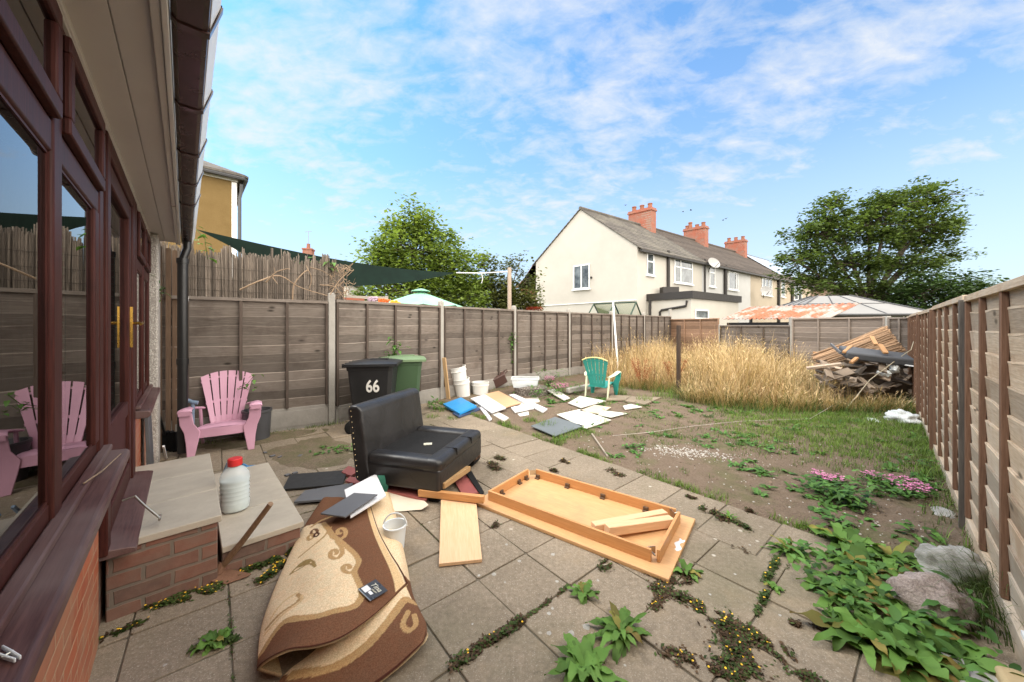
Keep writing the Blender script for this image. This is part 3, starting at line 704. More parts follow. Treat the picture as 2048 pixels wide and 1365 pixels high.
for L, w_, c in (
  (spline([cp(*p) for p in [(560,240),(585,300),(630,315)]+spiral(640,268,46,1.2,-.95,.2)],2), .011, TAN),
  (spline([cp(*p) for p in [(615,330),(650,380),(655,420)]+spiral(600,415,50,.1,1.05,.25)],2), .011, TAN),
  (spline([cp(*p) for p in [(745,545),(720,572)]+spiral(692,535,43,1.2,.85,.3)],2), .011, TAN),
  (spline([cp(*p) for p in [(575,215),(520,285),(440,330),(350,372)]],4), .007, TAN),
  (spline([cp(*p) for p in [(120,845),(220,800),(320,760),(355,715),(335,685)]],4), .008, TAN),
  (spline([cp(*p) for p in [(110,880),(240,815),(330,775),(368,740),(362,705)]],4), .006, PALE),
  (spline([cp(*p) for p in [(150,790),(240,700),(330,670)]],4), .005, PALE),
  (spline([cp(*p) for p in [(285,490),(340,440),(400,420),(445,450),(462,505)]],4), .006, OLIVE),
  (spline([cp(*p) for p in [(285,490),(360,470),(420,460),(455,500)]],4), .005, OLIVE),
  (spline([cp(*p) for p in spiral(455,215,24,0,1,.8)],2), .008, BROWN),
  (spline([cp(*p) for p in spiral(430,250,22,0,1,.8)],2), .008, TAN),
  (spline([cp(*p) for p in spiral(470,245,18,0,1,.8)],2), .006, DARK),
  (toptan,.012,TAN)): strokes.append((L,w_,c))
leafp = [cp(*p) for p in ((330,455),(360,425),(410,418),(440,440),(425,455),(380,462))]
def boxed(L, m=.03): xs = [p[0] for p in L]; ys = [p[1] for p in L]; return (min(xs)-m,max(xs)+m,min(ys)-m,max(ys)+m)
strokes = [(L,w_*1.25,c,boxed(L)) for L,w_,c in strokes]
def col_top(u, v, P):
    p = (P.x,P.y)
    if v > .992 or u > .992: return DARK
    c = BROWN
    if inpoly(p, cream_poly) and u > .02: c = CREAM
    if v < .10 and u > .1: c = BROWN
    if inpoly(p, leafp): c = OLIVE
    for L, w_, k, (a,e,f_,g_) in strokes:
        if a < p[0] < e and f_ < p[1] < g_ and segd(p, L) < w_: c = k
    if u > .945 and v < .97: c = PALE if u < .985 else CREAM
    return c
b2 = [spline([cp(*p, .07) for p in [(300,1240),(520,1215),(700,1150),(860,1060),(960,970),(1040,870),(1100,800),(1160,790)]],4),
      spline([cp(*p, .07) for p in [(1120,880),(1085,960),(1125,1005),(1175,970),(1165,900)]],4)]
def col_bot(u, v, P):
    p = (P.x,P.y)
    if v > .985: return DARK
    if v < .44: return CREAM if u > .3 else PALE
    cc = BROWN
    d0 = segd(p, b2[0])
    if inpoly(p, b2[0]+[cp(1090,640,.1),cp(700,640,.1),cp(250,1180,.1)]): cc = CREAM
    if d0 < .022 or segd(p, b2[1]) < .014: cc = TAN
    return cc
n = NT('carpet_pile'); at = n.attr('pattern', 'Color'); f = n.noise(160, 3, .7); g = n.noise(24, 4, .7)
sp = n.mix(n.ramp(f, [(.38,0.0),(.62,.6)]), at, n.mix(1.0, at, (.52,.42,.38), 'MULTIPLY'))
sp = n.mix(n.ramp(g, [(.4,0.0),(.7,.35)]), sp, n.mix(1.0, sp, (1.22,.95,.82), 'MULTIPLY'))
n.bump(f, .5, .004); M['carpet'] = n.fin(sp, .95, .1)
def sheet(name, rows, nu, nv, colf, parent, origin, th, wob=0):
    fn0 = patch(rows); b = MB()
    fn = lambda u,v: fn0(u,v) + Vector((0,0,wob*noise.noise(Vector((u*5,v*6,1)))))
    P = [[fn(i/nu,j/nv) for j in range(nv+1)] for i in range(nu+1)]
    b.grid(lambda u,v: fn(u,v)-origin, nu, nv, -th if False else th)
    cols = [colf(i/nu, j/nv, P[i][j]) for i in range(nu+1) for j in range(nv+1)]
    cols = cols + [BACKING]*len(cols)
    o = b.build(name, M['carpet'], parent, angle=60)
    a = o.data.attributes.new('pattern','FLOAT_COLOR','POINT')
    a.data.foreach_set('color', [x for c in cols for x in (*c,1)])
    return o
BACKING = hexc('c9b48e')
ro = G(660,1180,0)
rug = empty('rug', ro, 0, 'folded brown and cream rug with scroll pattern on the paving', 'rug')
# note grid normals: u to the right, v towards the viewer -> flip by reversing v direction of thickness
def sheet2(name, rows, nu, nv, colf, th, wob=0):
    fn0 = patch([list(reversed(r)) for r in rows])
    fn = lambda u,v: fn0(u,v) + Vector((0,0,wob*noise.noise(Vector((u*5,v*6,1)))))
    b = MB(); b.grid(lambda u,v: fn(u,v)-ro, nu, nv, th)
    cols = [colf(1-i/nu, j/nv, fn(i/nu,j/nv)) for i in range(nu+1) for j in range(nv+1)]
    o = b.build(name, M['carpet'], rug, angle=60)
    a = o.data.attributes.new('pattern','FLOAT_COLOR','POINT')
    a.data.foreach_set('color', [x for c in cols+[BACKING]*len(cols) for x in (*c,1)])
    return o
sheet2('upper_layer', top_rows, 170, 240, col_top, .013, .012)
sheet2('lower_layer', bot_rows, 110, 150, col_bot, .013, .008)
b = MB()   # dark fold seen inside the open end
fold = patch([[(520,1342,.10),(548,1322,.17),(600,1316,.15)],[(516,1352,.07),(552,1338,.10),(606,1340,.08)],[(530,1362,.03),(566,1362,.03),(612,1364,.03)]])
# the card label sewn to the rug
card = empty('rug_card', (0,0,0)); bpy.data.objects.remove(card)
ut = patch(top_rows)
def on_top(px, py):
    best = None
    for i in range(41):
        for j in range(41):
            P = ut(i/40,j/40); q = (1024+P.x/P.y*F, HY-(P.z-HC)/P.y*F); d = (q[0]-px)**2+(q[1]-py)**2
            if best is None or d < best[0]: best = (d, P)
    return best[1]
corners = [on_top(*p) for p in ((713,1182),(760,1152),(777,1188),(727,1226))]
cen = sum(corners, Vector())/4; nx_ = ((corners[1]-corners[0])+(corners[2]-corners[3])).normalized(); nz_ = nx_.cross((corners[0]-corners[3])).normalized()
if nz_.z < 0: nz_ = -nz_
ny_ = nz_.cross(nx_)
Mc = Matrix((nx_, ny_, nz_)).transposed()
M['card'] = plain('charcoal_card', (.045,.042,.04), .3, var=.15)
def oncard(name, mat, x0,x1,y0,y1,z0,z1, parent=None, bevel=0):
    b = MB(); cc = Mc @ Vector(((x0+x1)/2,(y0+y1)/2,(z0+z1)/2)) + cen - ro
    b.box(cc, (x1-x0,y1-y0,z1-z0), Mc); return b.build(name, mat, parent or rug, bevel=bevel)
cd = oncard('label_card', M['card'], -.055,.058,-.052,.052,.013,.0155)
oncard('sticker', M['white_trim'], -.046,-.006,.008,.046,.0157,.0162, cd)
oncard('sticker', M['white_trim'], -.034,-.016,-.022,.004,.0157,.0162, cd)
oncard('sleeve_edge', M['steel'], -.060,-.0552,-.052,.052,.013,.0165, cd)
def text_mesh(name, s, size, mat, parent, Mx, off=0, shear=0):
    cu = bpy.data.curves.new(name, 'FONT'); cu.body = s; cu.size = size; cu.offset = off; cu.extrude = .0006; cu.shear = shear; cu.align_x = 'CENTER'; cu.align_y = 'CENTER'
    t_ = bpy.data.objects.new(name+'_tmp', cu); COL.objects.link(t_); bpy.context.view_layer.update()
    me = bpy.data.meshes.new_from_object(t_.evaluated_get(bpy.context.evaluated_depsgraph_get())); bpy.data.objects.remove(t_)
    me.transform(Mx); me.name = name; at_ = me.attributes.new('tint','FLOAT','POINT'); at_.data.foreach_set('value', [1.0]*len(me.vertices)); me.materials.clear(); me.materials.append(mat)
    o = bpy.data.objects.new(name, me); COL.objects.link(o); o.parent = parent; return o
Mt = Matrix.Translation(Mc @ Vector((.022,.004,.0165)) + cen - ro) @ Mc.to_4x4() @ Matrix.Rotation(R(-88), 4, 'Z')
text_mesh('lettering', 'Tina', .042, plain('cream_ink', (.66,.63,.5), .5), cd, Mt, .0, .35)
Mt = Matrix.Translation(Mc @ Vector((-.002,-.012,.0165)) + cen - ro) @ Mc.to_4x4() @ Matrix.Rotation(R(-88), 4, 'Z')
text_mesh('lettering', 'classic', .015, plain('cream_ink', (.66,.63,.5), .5), cd, Mt, .0, .2)
quad_board('white_board', [(701,1034),(689,980),(752,948),(772,991)], [.215,.195,.195,.215], .012, M['white_board'], 'white panel lying on the far end of the folded rug', 'panel')
quad_board('grey_board', [(641,1027),(708,986),(755,989),(690,1034)], [.212,.238,.242,.236], .010, M['grey_board'], 'small grey panel resting on top of the white panel', 'panel')
# ---- cream lino offcut with green back, its end curled
lino = [[(752,948,.10),(748,985,.05),(752,1015,.012),(760,1026,.012)],
        [(782,950,.07),(782,980,.05),(782,1005,.03),(778,1024,.012)],
        [(812,971,.05),(806,990,.04),(803,1008,.028),(802,1023,.014)],
        [(838,992,.045),(832,1003,.04),(828,1014,.034),(824,1021,.02)],
        [(857,1010,.055),(852,1014,.06),(846,1018,.05),(842,1020,.03)]]
n = NT('lino_sheet'); f = n.noise(3,5); geo = n.node('ShaderNodeNewGeometry')
M['lino'] = n.fin(n.mix(geo.outputs['Backfacing'], n.ramp(f, [(.3,(.60,.50,.38)),(.7,(.70,.62,.50))]), (.03,.12,.085)), .7, .3)
lo_ = G(800,990,0); pf = patch(lino); b = MB(); b.grid(lambda u,v: pf(u,v)-lo_ , 30, 30); o = b.build('lino_offcut', M['lino'], None, lo_, angle=180); tag(o, 'cream lino offcut with green backing curled up beside the rug', 'lino')
b = MB(); b.grid(lambda u,v: (lambda q: q+Vector((.0,0,.0)))(D(755+18*u+4*math.sin(v*PI), 951+36*v-14*u*(1-v)*0, 3.30+.05*u)) - lo_, 8, 8); b.build('curled_corner', plain('green_lino_back', (.02,.15,.10), .5), o)

# ---- plastic garden chairs
def chair(name, loc, rot, scale, mb_, ml, mu, label):
    r = empty(name, loc, rot, label, 'chair'); r.scale = (scale,)*3
    # seat: front edge at y=-.26, faces -y
    b = MB()
    def seat(u, v):
        x = (-.235+.47*u); y = -.27+.52*v; z = .345-.075*v+.012*math.cos((u-.5)*PI*1)-.03*max(0,(.12-v)/.12)**2
        return Vector((x*(1-.12*v),y,z))
    b.grid(seat, 12, 16, .014); b.build('seat', mb_, r)
    b = MB(); b.grid(lambda u,v: Vector((-.235+.47*u, -.272+.012*(1-(2*u-1)**2)*-1, .322-.10*v+.03*(2*u-1)**4*0-(.03*(1-(2*u-1)**2))*0)), 12, 4, .012); b.build('front_rail', mb_, r)
    b = MB(); b.tube([(-.21,-.25,.25),(-.1,-.262,.262),(.1,-.262,.262),(.21,-.25,.25)], .011, 8); b.build('under_rim', mu, r)
    # backrest: six fanned slats
    b = MB(); ns = 6
    def bp(a, t):                      # a across -1..1, t up 0..1
        half = .165+.125*t; x = a*half; z = .275+.66*t - .075*abs(a)**2.2*t; y = .225+.17*t+ .035*(1-a*a) - .02
        return Vector((x,y,z))
    for k in range(ns):
        a0 = -1+2*k/ns+.028; a1 = -1+2*(k+1)/ns-.028
        b.grid(lambda u,v: bp(a0+(a1-a0)*(1-u), v), 3, 14, .014)
    for t0_, t1_ in ((0,.13),(.40,.45),(.875,.91)):
        b.grid(lambda u,v: bp(1-2*u, t0_+(t1_-t0_)*v)+Vector((0,.004,0)), 18, 3, .012)
    b.build('backrest', mb_, r, angle=40)
    for s in (-1,1):
        b = MB()
        prof = [(-.34,.565),(-.30,.59),(-.1,.575),(.08,.54),(.20,.51)]
        def arm(u, v):
            L = [Vector((0,y,z)) for y,z in prof]; p = crl(L, v); w0 = .135-.05*v; xo = .335-.085*max(0,(v-.55)/.45)**1.5
            return Vector((s*(xo + w0*(u-.5)), p.y, p.z-.02*(2*u-1)**2))
        if s > 0: b.grid(arm, 6, 16, .016)
        else: b.grid(lambda u,v: arm(1-u,v), 6, 16, .016)
        b.grid(lambda u,v: Vector((s*(.28+.11*(u if s>0 else 1-u)), -.345+.005*v, .565-.055*v)), 4, 3, .012)
        b.build('armrest', mb_, r)
        b = MB()       # front leg: wide blade running up to the arm
        P = [(.335,-.325,.555,.12),(.32,-.315,.40,.13),(.275,-.30,.30,.15),(.275,-.31,.18,.115),(.285,-.33,.0,.07)]
        vs = []; fs = []
        for i,(x,y,z,w0) in enumerate(P):
            for dx, dy in ((-w0/2,-.0),(w0/2,-.0),(w0/2-.012,.055),(-w0/2+.012,.055)): vs.append((s*x+dx,y+dy,z))
        for i in range(len(P)-1):
            for k in range(4): fs.append((4*i+k,4*i+(k+1)%4,4*i+4+(k+1)%4,4*i+4+k))
        fs.append((16,17,18,19)); b.add(vs, fs); b.build('leg', mb_, r, bevel=.008)
        b = MB(); vs = []; fs = []
        P = [(.26,.17,.50,.07),(.255,.22,.28,.075),(.25,.30,.0,.05)]
        for i,(x,y,z,w0) in enumerate(P):
            for dx, dy in ((-.014,-w0/2),(.014,-w0/2),(.014,w0/2),(-.014,w0/2)): vs.append((s*x+dx,y+dy,z))
        for i in range(len(P)-1):
            for k in range(4): fs.append((4*i+k,4*i+(k+1)%4,4*i+4+(k+1)%4,4*i+4+k))
        fs.append((8,9,10,11)); b.add(vs, fs); b.build('leg', ml, r, bevel=.006)
    return r
M['pink'] = plain('faded_pink_plastic', (.55,.30,.40), .5, var=.12, scale=4)
M['teal'] = plain('teal_plastic', (.02,.26,.22), .45, var=.12, scale=4)
M['cream_pl'] = plain('cream_plastic', (.60,.60,.42), .5, var=.1)
M['white_pl'] = plain('white_plastic', (.62,.62,.60), .5, var=.06)
pk = chair('garden_chair', (-3.80,4.73,0), R(34), 1.03, M['pink'], M['pink'], M['white_pl'], 'faded pink plastic garden chair with slatted back against the grey fence')
gc = chair('garden_chair', (1.98,8.02,0), R(149), .98, M['teal'], M['cream_pl'], M['cream_pl'], 'teal green plastic garden chair with cream arms turned towards the dry grass')
for o in gc.children:
    if o.name.startswith('armrest'): o.data.materials[0] = M['cream_pl']
b = MB(); ns = 14
b.tube([Vector((a*.292, .42-.02+.035*(1-a*a), .94-.075*abs(a)**2.2)) for a in [-1+2*i/ns for i in range(ns+1)]], .013, 8); b.build('top_rim', plain('yellowed_rim', (.62,.55,.24), .5), gc)
M['blue_metal'] = plain('blue_grey_tube', (.16,.22,.30), .4, var=.15)
b = MB(); A_ = G(384,910,0); T_ = D(386,805,4.45); b.tube([A_, T_], .018, 10); b.tube([T_, D(362,797,4.42)], .024, 10); b.tube([T_, D(396,806,4.47)], .024, 10)
tag(b.build('walking_stick', M['blue_metal']), 'blue grey walking stick propped against the arm of the pink chair', 'stick')
# grey tub behind the pink chair
M['grey_pl'] = plain('dark_grey_plastic', (.06,.06,.065), .5, var=.15)
b = MB(); b.lathe([(0,.01),(.15,.0),(.17,.38),(.18,.39),(.18,.42),(.16,.42),(.13,.05),(0,.04)], 28); tag(b.build('plastic_tub', M['grey_pl'], None, (-3.60,5.05,0)), 'dark grey plastic tub standing behind the pink chair', 'tub')
# broom, slate, canes near the house corner
b = MB(); b.tube([D(314,815,4.3), G(330,905,.0)+Vector((0,0,.22))], .013, 8); br = b.build('broom', M['black_pipe']); tag(br, 'black broom leaning in the corner by the pebbledash pier', 'broom')
b = MB(); p = G(333,905,.0); b.grid(lambda u,v: p+Vector((-.15+.30*u, .03*math.sin(u*3), .24-.24*v+.03*rnd.random()))+Vector((0,.02,0)), 14, 6, .05); b.build('bristles', M['black_cloth'], br)
p0 = W(5.0,-.27,0); b = MB(); b.prism([p0, p0+H*.42, p0+H*.42+Vector((0,0,.80))-Nn*.03, p0+Vector((0,0,.86))-Nn*.03], Nn*.03); tag(b.build('slate_slab', plain('slate_grey', (.085,.09,.095), .6, bump=.2), None, bevel=.004), 'tall slate grey slab leaning on the orange brick wall', 'slab')
baru('white_cane', G(333,918,.0), D(327,893,3.5), .018, .018, M['white_trim'], 'short white pole standing behind the taller doorstep', 'pole')
# ---- water bottle, blue cup
bo = empty('water_bottle', G(470,1019,.205), .4, 'clear plastic water bottle with red cap on the lower doorstep', 'bottle')
n = NT('clear_bottle'); n.fin((.80,.86,.87), .15, .5); tr = n.node('ShaderNodeBsdfTransparent'); ms = n.node('ShaderNodeMixShader'); ms.inputs[0].default_value = .62
n.link(n.b.outputs[0], ms.inputs[1]); n.link(tr.outputs[0], ms.inputs[2]); n.link(ms.outputs[0], n.out.inputs['Surface']); M['bottle'] = n.mat
b = MB(); pr = [(0,.002),(.08,.0),(.093,.015),(.095,.06)]
for k in range(5): z = .07+.03*k; pr += [(.095,z),(.090,z+.012),(.095,z+.024)]
pr += [(.096,.24),(.088,.28),(.062,.315),(.04,.33),(.036,.335),(.036,.35),(0,.35)]
b.lathe(pr, 28, M=Matrix.Diagonal((1,.82,1))); b.build('body', M['bottle'], bo, angle=60)
b = MB(); b.lathe([(0,.0),(.08,.0),(.088,.015),(.088,.225),(0,.225)], 24, (0,0,.004), M=Matrix.Diagonal((1,.82,1))); b.build('water', plain('cloudy_water', (.66,.73,.71), .15), bo)
b = MB(); b.lathe([(.043,.335),(.047,.34),(.046,.385),(.04,.39),(0,.39)], 24); b.build('cap', plain('red_cap', (.62,.03,.03), .35), bo)
b = MB(); b.lathe([(0,.0),(.075,.0),(.09,.07),(.098,.075),(.098,.085),(.084,.085),(.07,.012),(0,.012)], 20, M=Matrix.Diagonal((1,1,1))); b.tube([(.09,0,.075),(.15,.02,.09),(.19,.02,.085)], .012, 8)
bc = b.build('blue_scoop', plain('blue_plastic', (.03,.22,.48), .4), None, G(492,936,.10), (R(8),0,2.6)); tag(bc, 'blue plastic scoop behind the water bottle', 'scoop')
bc.location = W(4.5,.5,.06)
baru('metal_rod', W(4.55,.24,.02), W(4.32,.30,.30), .02, .02, M['blue_metal'], 'blue grey rod propped on the back edge of the lower step', 'rod')
# ---- hoe
ho = empty('hoe', (-1.86,2.26,0), 0, 'rusty digging hoe with short wooden handle leaning on the lower doorstep', 'hoe')
M['rust_iron'] = plain('rusty_iron', (.20,.105,.065), .8, .3, var=.35, scale=14, bump=.3)
b = MB(); b.tube([Vector((.0,.02,.05)), Vector((.15,.03,.24)), Vector((.335,.0,.475))], [.021,.018,.016], 10); b.build('handle', woodm('worn_handle', (.17,.10,.055), (.28,.18,.11), 2, .7), ho)
b = MB(); bl = [(-.03,.03,.055),(.03,.05,.06),(.10,-.02,.02),(.20,.02,.012),(.21,.0,.008),(.06,-.10,.008),(-.04,-.03,.02)]
b.prism([(-.05,.0,.035),(-.02,-.05,.018),(.10,-.065,.008),(.19,.0,.012),(.20,.02,.014),(.05,.03,.035),(.02,.05,.055),(-.03,.045,.06)], (0,0,.008)); b.tube([(.0,.0,.03),(.012,.03,.085)], .028, 10); b.build('blade', M['rust_iron'], ho, bevel=.003)
# ---- small clear bucket by the rug
n = NT('translucent_plastic'); n.fin((.70,.74,.76), .3, .5); tr = n.node('ShaderNodeBsdfTransparent'); ms = n.node('ShaderNodeMixShader'); ms.inputs[0].default_value = .42
n.link(n.b.outputs[0], ms.inputs[1]); n.link(tr.outputs[0], ms.inputs[2]); n.link(ms.outputs[0], n.out.inputs['Surface']); M['clear_pl'] = n.mat
M['milk_pl'] = plain('milky_plastic', (.68,.70,.70), .35, var=.06)
cb = empty('bucket', G(790,1098,0), 0, 'small translucent bucket with white handle standing beside the rug', 'bucket')
b = MB(); b.lathe([(0,.004),(.062,.0),(.078,.165),(.084,.168),(.084,.178),(.074,.178),(.06,.01),(0,.012)], 28); b.build('body', M['milk_pl'], cb)
b = MB(); b.tube([(.083*math.cos(a), .012*math.sin(a), .165+.085*math.sin(a)) for a in [PI*i/14 for i in range(15)]], .006, 8); b.build('handle', M['white_pl'], cb)
# ---- peg, twig, hook
pg = empty('clothes_peg', W(1.12,-.243,.985), HA+.55, 'white plastic clothes peg lying on the dark window sill', 'peg')
for s in (-1,1):
    b = MB(); b.prism([(-.034,s*.0015,.002),(.0,s*.003,.002),(.034,s*.0045,.002),(.034,s*.0075,.002),(-.0,s*.0065,.002),(-.034,s*.0045,.002)], (0,0,.008)); b.build('prong', M['white_trim'], pg, bevel=.002)
b = MB(); b.tube([(0,-.007,.006),(0,.007,.006)], .003, 10); b.build('spring', M['steel'], pg)
b = MB(); b.tube([W(2.0,-.27,1.03), W(2.2,-.25,1.008), W(2.45,-.22,1.006)], [.003,.003,.002], 6); tag(b.build('twig', woodm('dry_twig', (.2,.13,.08),(.34,.24,.15),0)), 'thin dry twig lying along the window sill', 'twig')
b = MB(); q = W(2.95,-.26,.62); b.tube([q, q+Nn*.05+Vector((0,0,.01)), q+Nn*.09+Vector((0,0,-.06)), q+Nn*.15+Vector((0,0,-.15))], .006, 8); b.tube([q+Nn*.15-H*.03+Vector((0,0,-.15)), q+Nn*.15+H*.06+Vector((0,0,-.155))], .006, 8)
tag(b.build('door_hook', M['steel']), 'bent metal hook hanging from the door bottom rail', 'hook')

# ---- wheelie bins
def wheelie(loc, rot, mat, lidm, label, number=None, lid_open=0):
    r = empty('wheelie_bin', loc, rot, label, 'bin')
    b = MB(); z0, z1 = .05, 1.0
    def ring(z, k):
        hx, hy = .235+.075*k, .215+.075*k; cc = .05
        return [(-hx+cc*.4-.02*k,-hy,z),(hx-cc,-hy,z),(hx,-hy+cc,z),(hx,hy-cc,z),(hx-cc,hy,z),(-hx+cc*.4-.02*k,hy,z),(-hx-.02*k,hy-cc*.4,z),(-hx-.02*k,-hy+cc*.4,z)]
    rings = [ring(z0,0), ring(.5,.5), ring(.93,.93), ring(.94,1.06), ring(z1,1.12)]
    vs = [p for q in rings for p in q]; fs = [(8*i+k,8*i+(k+1)%8,8*i+8+(k+1)%8,8*i+8+k) for i in range(4) for k in range(8)] + [tuple(range(7,-1,-1)), tuple(range(32,40))]
    b.add(vs, fs); b.bx(-.30,-.1,-.20,.20,.06,.24)
    body = b.build('body', mat, r, bevel=.006)
    b = MB()
    def lid(u, v):
        x = -.36+.74*u; y = -.335+.67*v; e = max(abs(2*u-1), abs(2*v-1)); z = 1.035+.05*(1-(2*u-1)**2*.8)*(1-abs(2*v-1)**6)+.0
        return Vector((x,y,z))
    b.grid(lid, 14, 14, .02); b.bx(-.35,.375,-.333,-.315,1.0,1.035); b.bx(-.35,.375,.315,.333,1.0,1.035); b.bx(.36,.378,-.315,.315,1.0,1.035)
    b.bx(-.05,.2,-.06,.06,1.08,1.095)
    b.build('lid', lidm, r, angle=40)
    b = MB(); b.tube([(-.38,-.3,1.01),(-.39,.3,1.01)], .016, 10)
    for y in (-.27,-.1,.1,.27): b.bx(-.40,-.30,y-.012,y+.012,.985,1.04)
    b.build('handle', mat, r)
    for s in (-1,1):
        b = MB(); Mr = Matrix.Rotation(R(90),3,'X'); b.lathe([(0,-.025),(.05,-.028),(.085,-.025),(.10,-.018),(.10,.018),(.085,.025),(.05,.028),(0,.025)], 24, (-.27,s*.245,.10), M=Mr); b.build('wheel', M['black_cloth'], r)
    if number:
        th_ = math.atan2(.03*1.0,.45)
        Mx = Matrix.Translation((.03,-.288,.70)) @ Matrix.Rotation(R(90)+math.atan2(.075,.9),4,'X') @ Matrix.Diagonal((.86,1.12,1,1))
        text_mesh('number', number, .225, plain('white_vinyl', (.72,.70,.66), .5), r, Mx, .005)
    return r
M['bin_black'] = plain('black_bin_plastic', (.013,.013,.014), .45, var=.25, scale=5)
M['bin_green'] = plain('green_bin_plastic', (.042,.085,.038), .5, var=.12, scale=5)
M['bin_green_lid'] = plain('faded_green_lid', (.14,.21,.11), .5, var=.15, scale=5)
wheelie((-2.13,5.55,0), R(9), M['bin_black'], M['bin_black'], 'black wheelie bin with white number 66 behind the sofa', '66')
wheelie((-1.90,6.20,0), R(18), M['bin_green'], M['bin_green_lid'], 'green wheelie bin standing against the fence behind the black bin')

# ---- heap by the left fence
M['bucket_white'] = plain('white_bucket_plastic', (.70,.69,.66), .45, var=.08, scale=5)
def bucket(loc, rotv, r0, r1, h, label, mat=None):
    b = MB(); b.lathe([(0,.006),(r0,.0),(r0+(r1-r0)*.75,h*.75),(r1+.008,h*.76),(r1+.008,h*.79),(r1-.002,h*.8),(r1,h*.96),(r1+.01,h*.965),(r1+.01,h),(r1-.008,h),(r0-.006,.02),(0,.02)], 28)
    o = b.build('bucket', mat or M['bucket_white'], None, loc, rotv); return tag(o, label, 'bucket', 'white buckets by the fence')
bucket(G(926,796,0)+Vector((0,.1,0)), (R(4),R(-7),0), .15,.18,.42, 'lower white bucket of the leaning stack, propped by the blue lid')
bucket(G(926,796,0)+Vector((-.06,.1,.27)), (R(4),R(-11),0), .15,.185,.42, 'upper white bucket of the leaning stack beside the fence post')
bucket(G(960,792,0)+Vector((0,.1,0)), (0,0,0), .17,.195,.30, 'short white bucket standing alone beside the brown basket')
baru('timber_plank', G(897,800,.0)+Vector((0,.0,.0)), D(888,716,7.6), .09, .03, woodm('old_pine', (.40,.25,.12),(.55,.37,.2),0,.7), 'upright timber plank leaning on the concrete fence post', 'plank')
M['blue_pl'] = plain('bright_blue_plastic', (.02,.26,.60), .4, var=.1)
quad_board('box_lid', [(886,808),(922,795),(953,812),(919,827)], [.10,.14,.12,.07], .035, M['blue_pl'], 'bright blue plastic box lid lying below the white buckets', 'lid', bevel=.01)
quad_board('blue_board', [(905,826),(950,812),(962,818),(918,834)], [.035]*4, .02, plain('dark_blue_board', (.05,.08,.17), .5), 'dark blue board lying under the bright blue lid', 'board')
WB = M['white_board']; OFF = plain('off_white_laminate', (.62,.58,.52), .5, var=.1); PCH = plain('peach_laminate', (.62,.38,.22), .5, var=.06); CHIP = plain('chipboard', (.40,.28,.17), .9, var=.3, scale=40)
quad_board('white_board', [(941,797),(970,789),(1012,816),(983,825)], [.10,.10,.085,.08], .02, WB, 'white board lying across the heap beside the blue lid', 'board')
quad_board('peach_board', [(968,789),(997,782),(1042,806),(1010,815)], [.07]*4, .02, PCH, 'peach coloured board lying behind the white board', 'board')
quad_board('white_board', [(950,810),(965,806),(1018,836),(1008,842)], [.03]*4, .018, OFF, 'dull white strip of board lying under the heap nearest the sofa', 'board')
quad_board('white_rail', [(959,815),(966,813),(984,838),(979,841)], [.055,.055,.03,.03], .02, WB, 'narrow white rail slanting down from the heap', 'rail')
quad_board('white_board', [(1022,815),(1062,806),(1068,816),(1030,824)], [.06]*4, .025, WB, 'thick white board below the crossing white batten', 'board')
quad_board('white_batten', [(1018,790),(1028,788),(1095,818),(1086,824)], [.09,.09,.055,.055], .025, WB, 'long white batten crossing the top of the board heap', 'batten')
quad_board('cream_board', [(1030,800),(1076,795),(1080,803),(1040,811)], [.04]*4, .02, OFF, 'cream board at the far side of the heap towards the stump', 'board')
quad_board('white_offcut', [(1035,828),(1057,823),(1058,830),(1040,833)], [.03]*4, .02, OFF, 'small white offcut on the ground in front of the heap', 'offcut')
# brown basket
bk = empty('basket', G(998,779,0)+Vector((0,.1,.12)), (R(12),R(-28),R(10)), 'brown plastic basket tipped on its side between bucket and clear tub', 'basket')
M['brown_pl'] = plain('brown_plastic', (.085,.045,.038), .45, var=.15)
b = MB(); b.box((0,0,.10), (.42,.26,.24), None, None, 1.08); b.bx(-.235,.235,-.15,.15,.20,.232); b.build('body', M['brown_pl'], bk, bevel=.02)
b = MB(); b.tube([(.235,-.07,.20),(.33,-.06,.22),(.33,.06,.22),(.235,.07,.20)], .014, 8); b.build('handle', M['brown_pl'], bk)
# concrete stump and clear tub on it
ST = G(1063,795,0)+Vector((0,.25,0))
n = NT('rough_concrete'); v_ = n.vor(22); f = n.noise(6,5); n.bump(v_, .8, .03); M['rough_conc'] = n.fin(n.ramp(v_, [(.1,(.30,.265,.23)),(.6,(.13,.11,.095))]), .95, .2)
b = MB(); b.blob((0,0,.10), (.38,.34,.17), 3, .12, 4); b.prism([(.38*math.cos(2*PI*k/18),.34*math.sin(2*PI*k/18),.0) for k in range(18)], (0,0,.19)); tag(b.build('concrete_stump', M['rough_conc'], None, ST), 'round rough concrete stump in front of the fence', 'stump')
b = MB(); A, B2 = (.26,.17), (.31,.20); zt = .20
vs = [(-A[0],-A[1],0),(A[0],-A[1],0),(A[0],A[1],0),(-A[0],A[1],0),(-B2[0],-B2[1],zt),(B2[0],-B2[1],zt),(B2[0],B2[1],zt),(-B2[0],B2[1],zt)]
b.add(vs, [(3,2,1,0),(0,1,5,4),(1,2,6,5),(2,3,7,6),(3,0,4,7)]); tb = b.build('storage_tub', M['clear_pl'], None, ST+Vector((-.13,.0,.195)), R(-4)); md = tb.modifiers.new('s','SOLIDIFY'); md.thickness = .006
tag(tb, 'clear plastic storage tub resting on the concrete stump', 'tub')
b = MB(); b.bar((-B2[0]-.01,-B2[1],zt),(B2[0]+.01,-B2[1],zt),.022,.02); b.bar((-B2[0]-.01,B2[1],zt),(B2[0]+.01,B2[1],zt),.022,.02); b.bar((-B2[0],-B2[1],zt),(-B2[0],B2[1],zt),.022,.02); b.bar((B2[0],-B2[1],zt),(B2[0],B2[1],zt),.022,.02); b.build('rim', M['milk_pl'], tb)
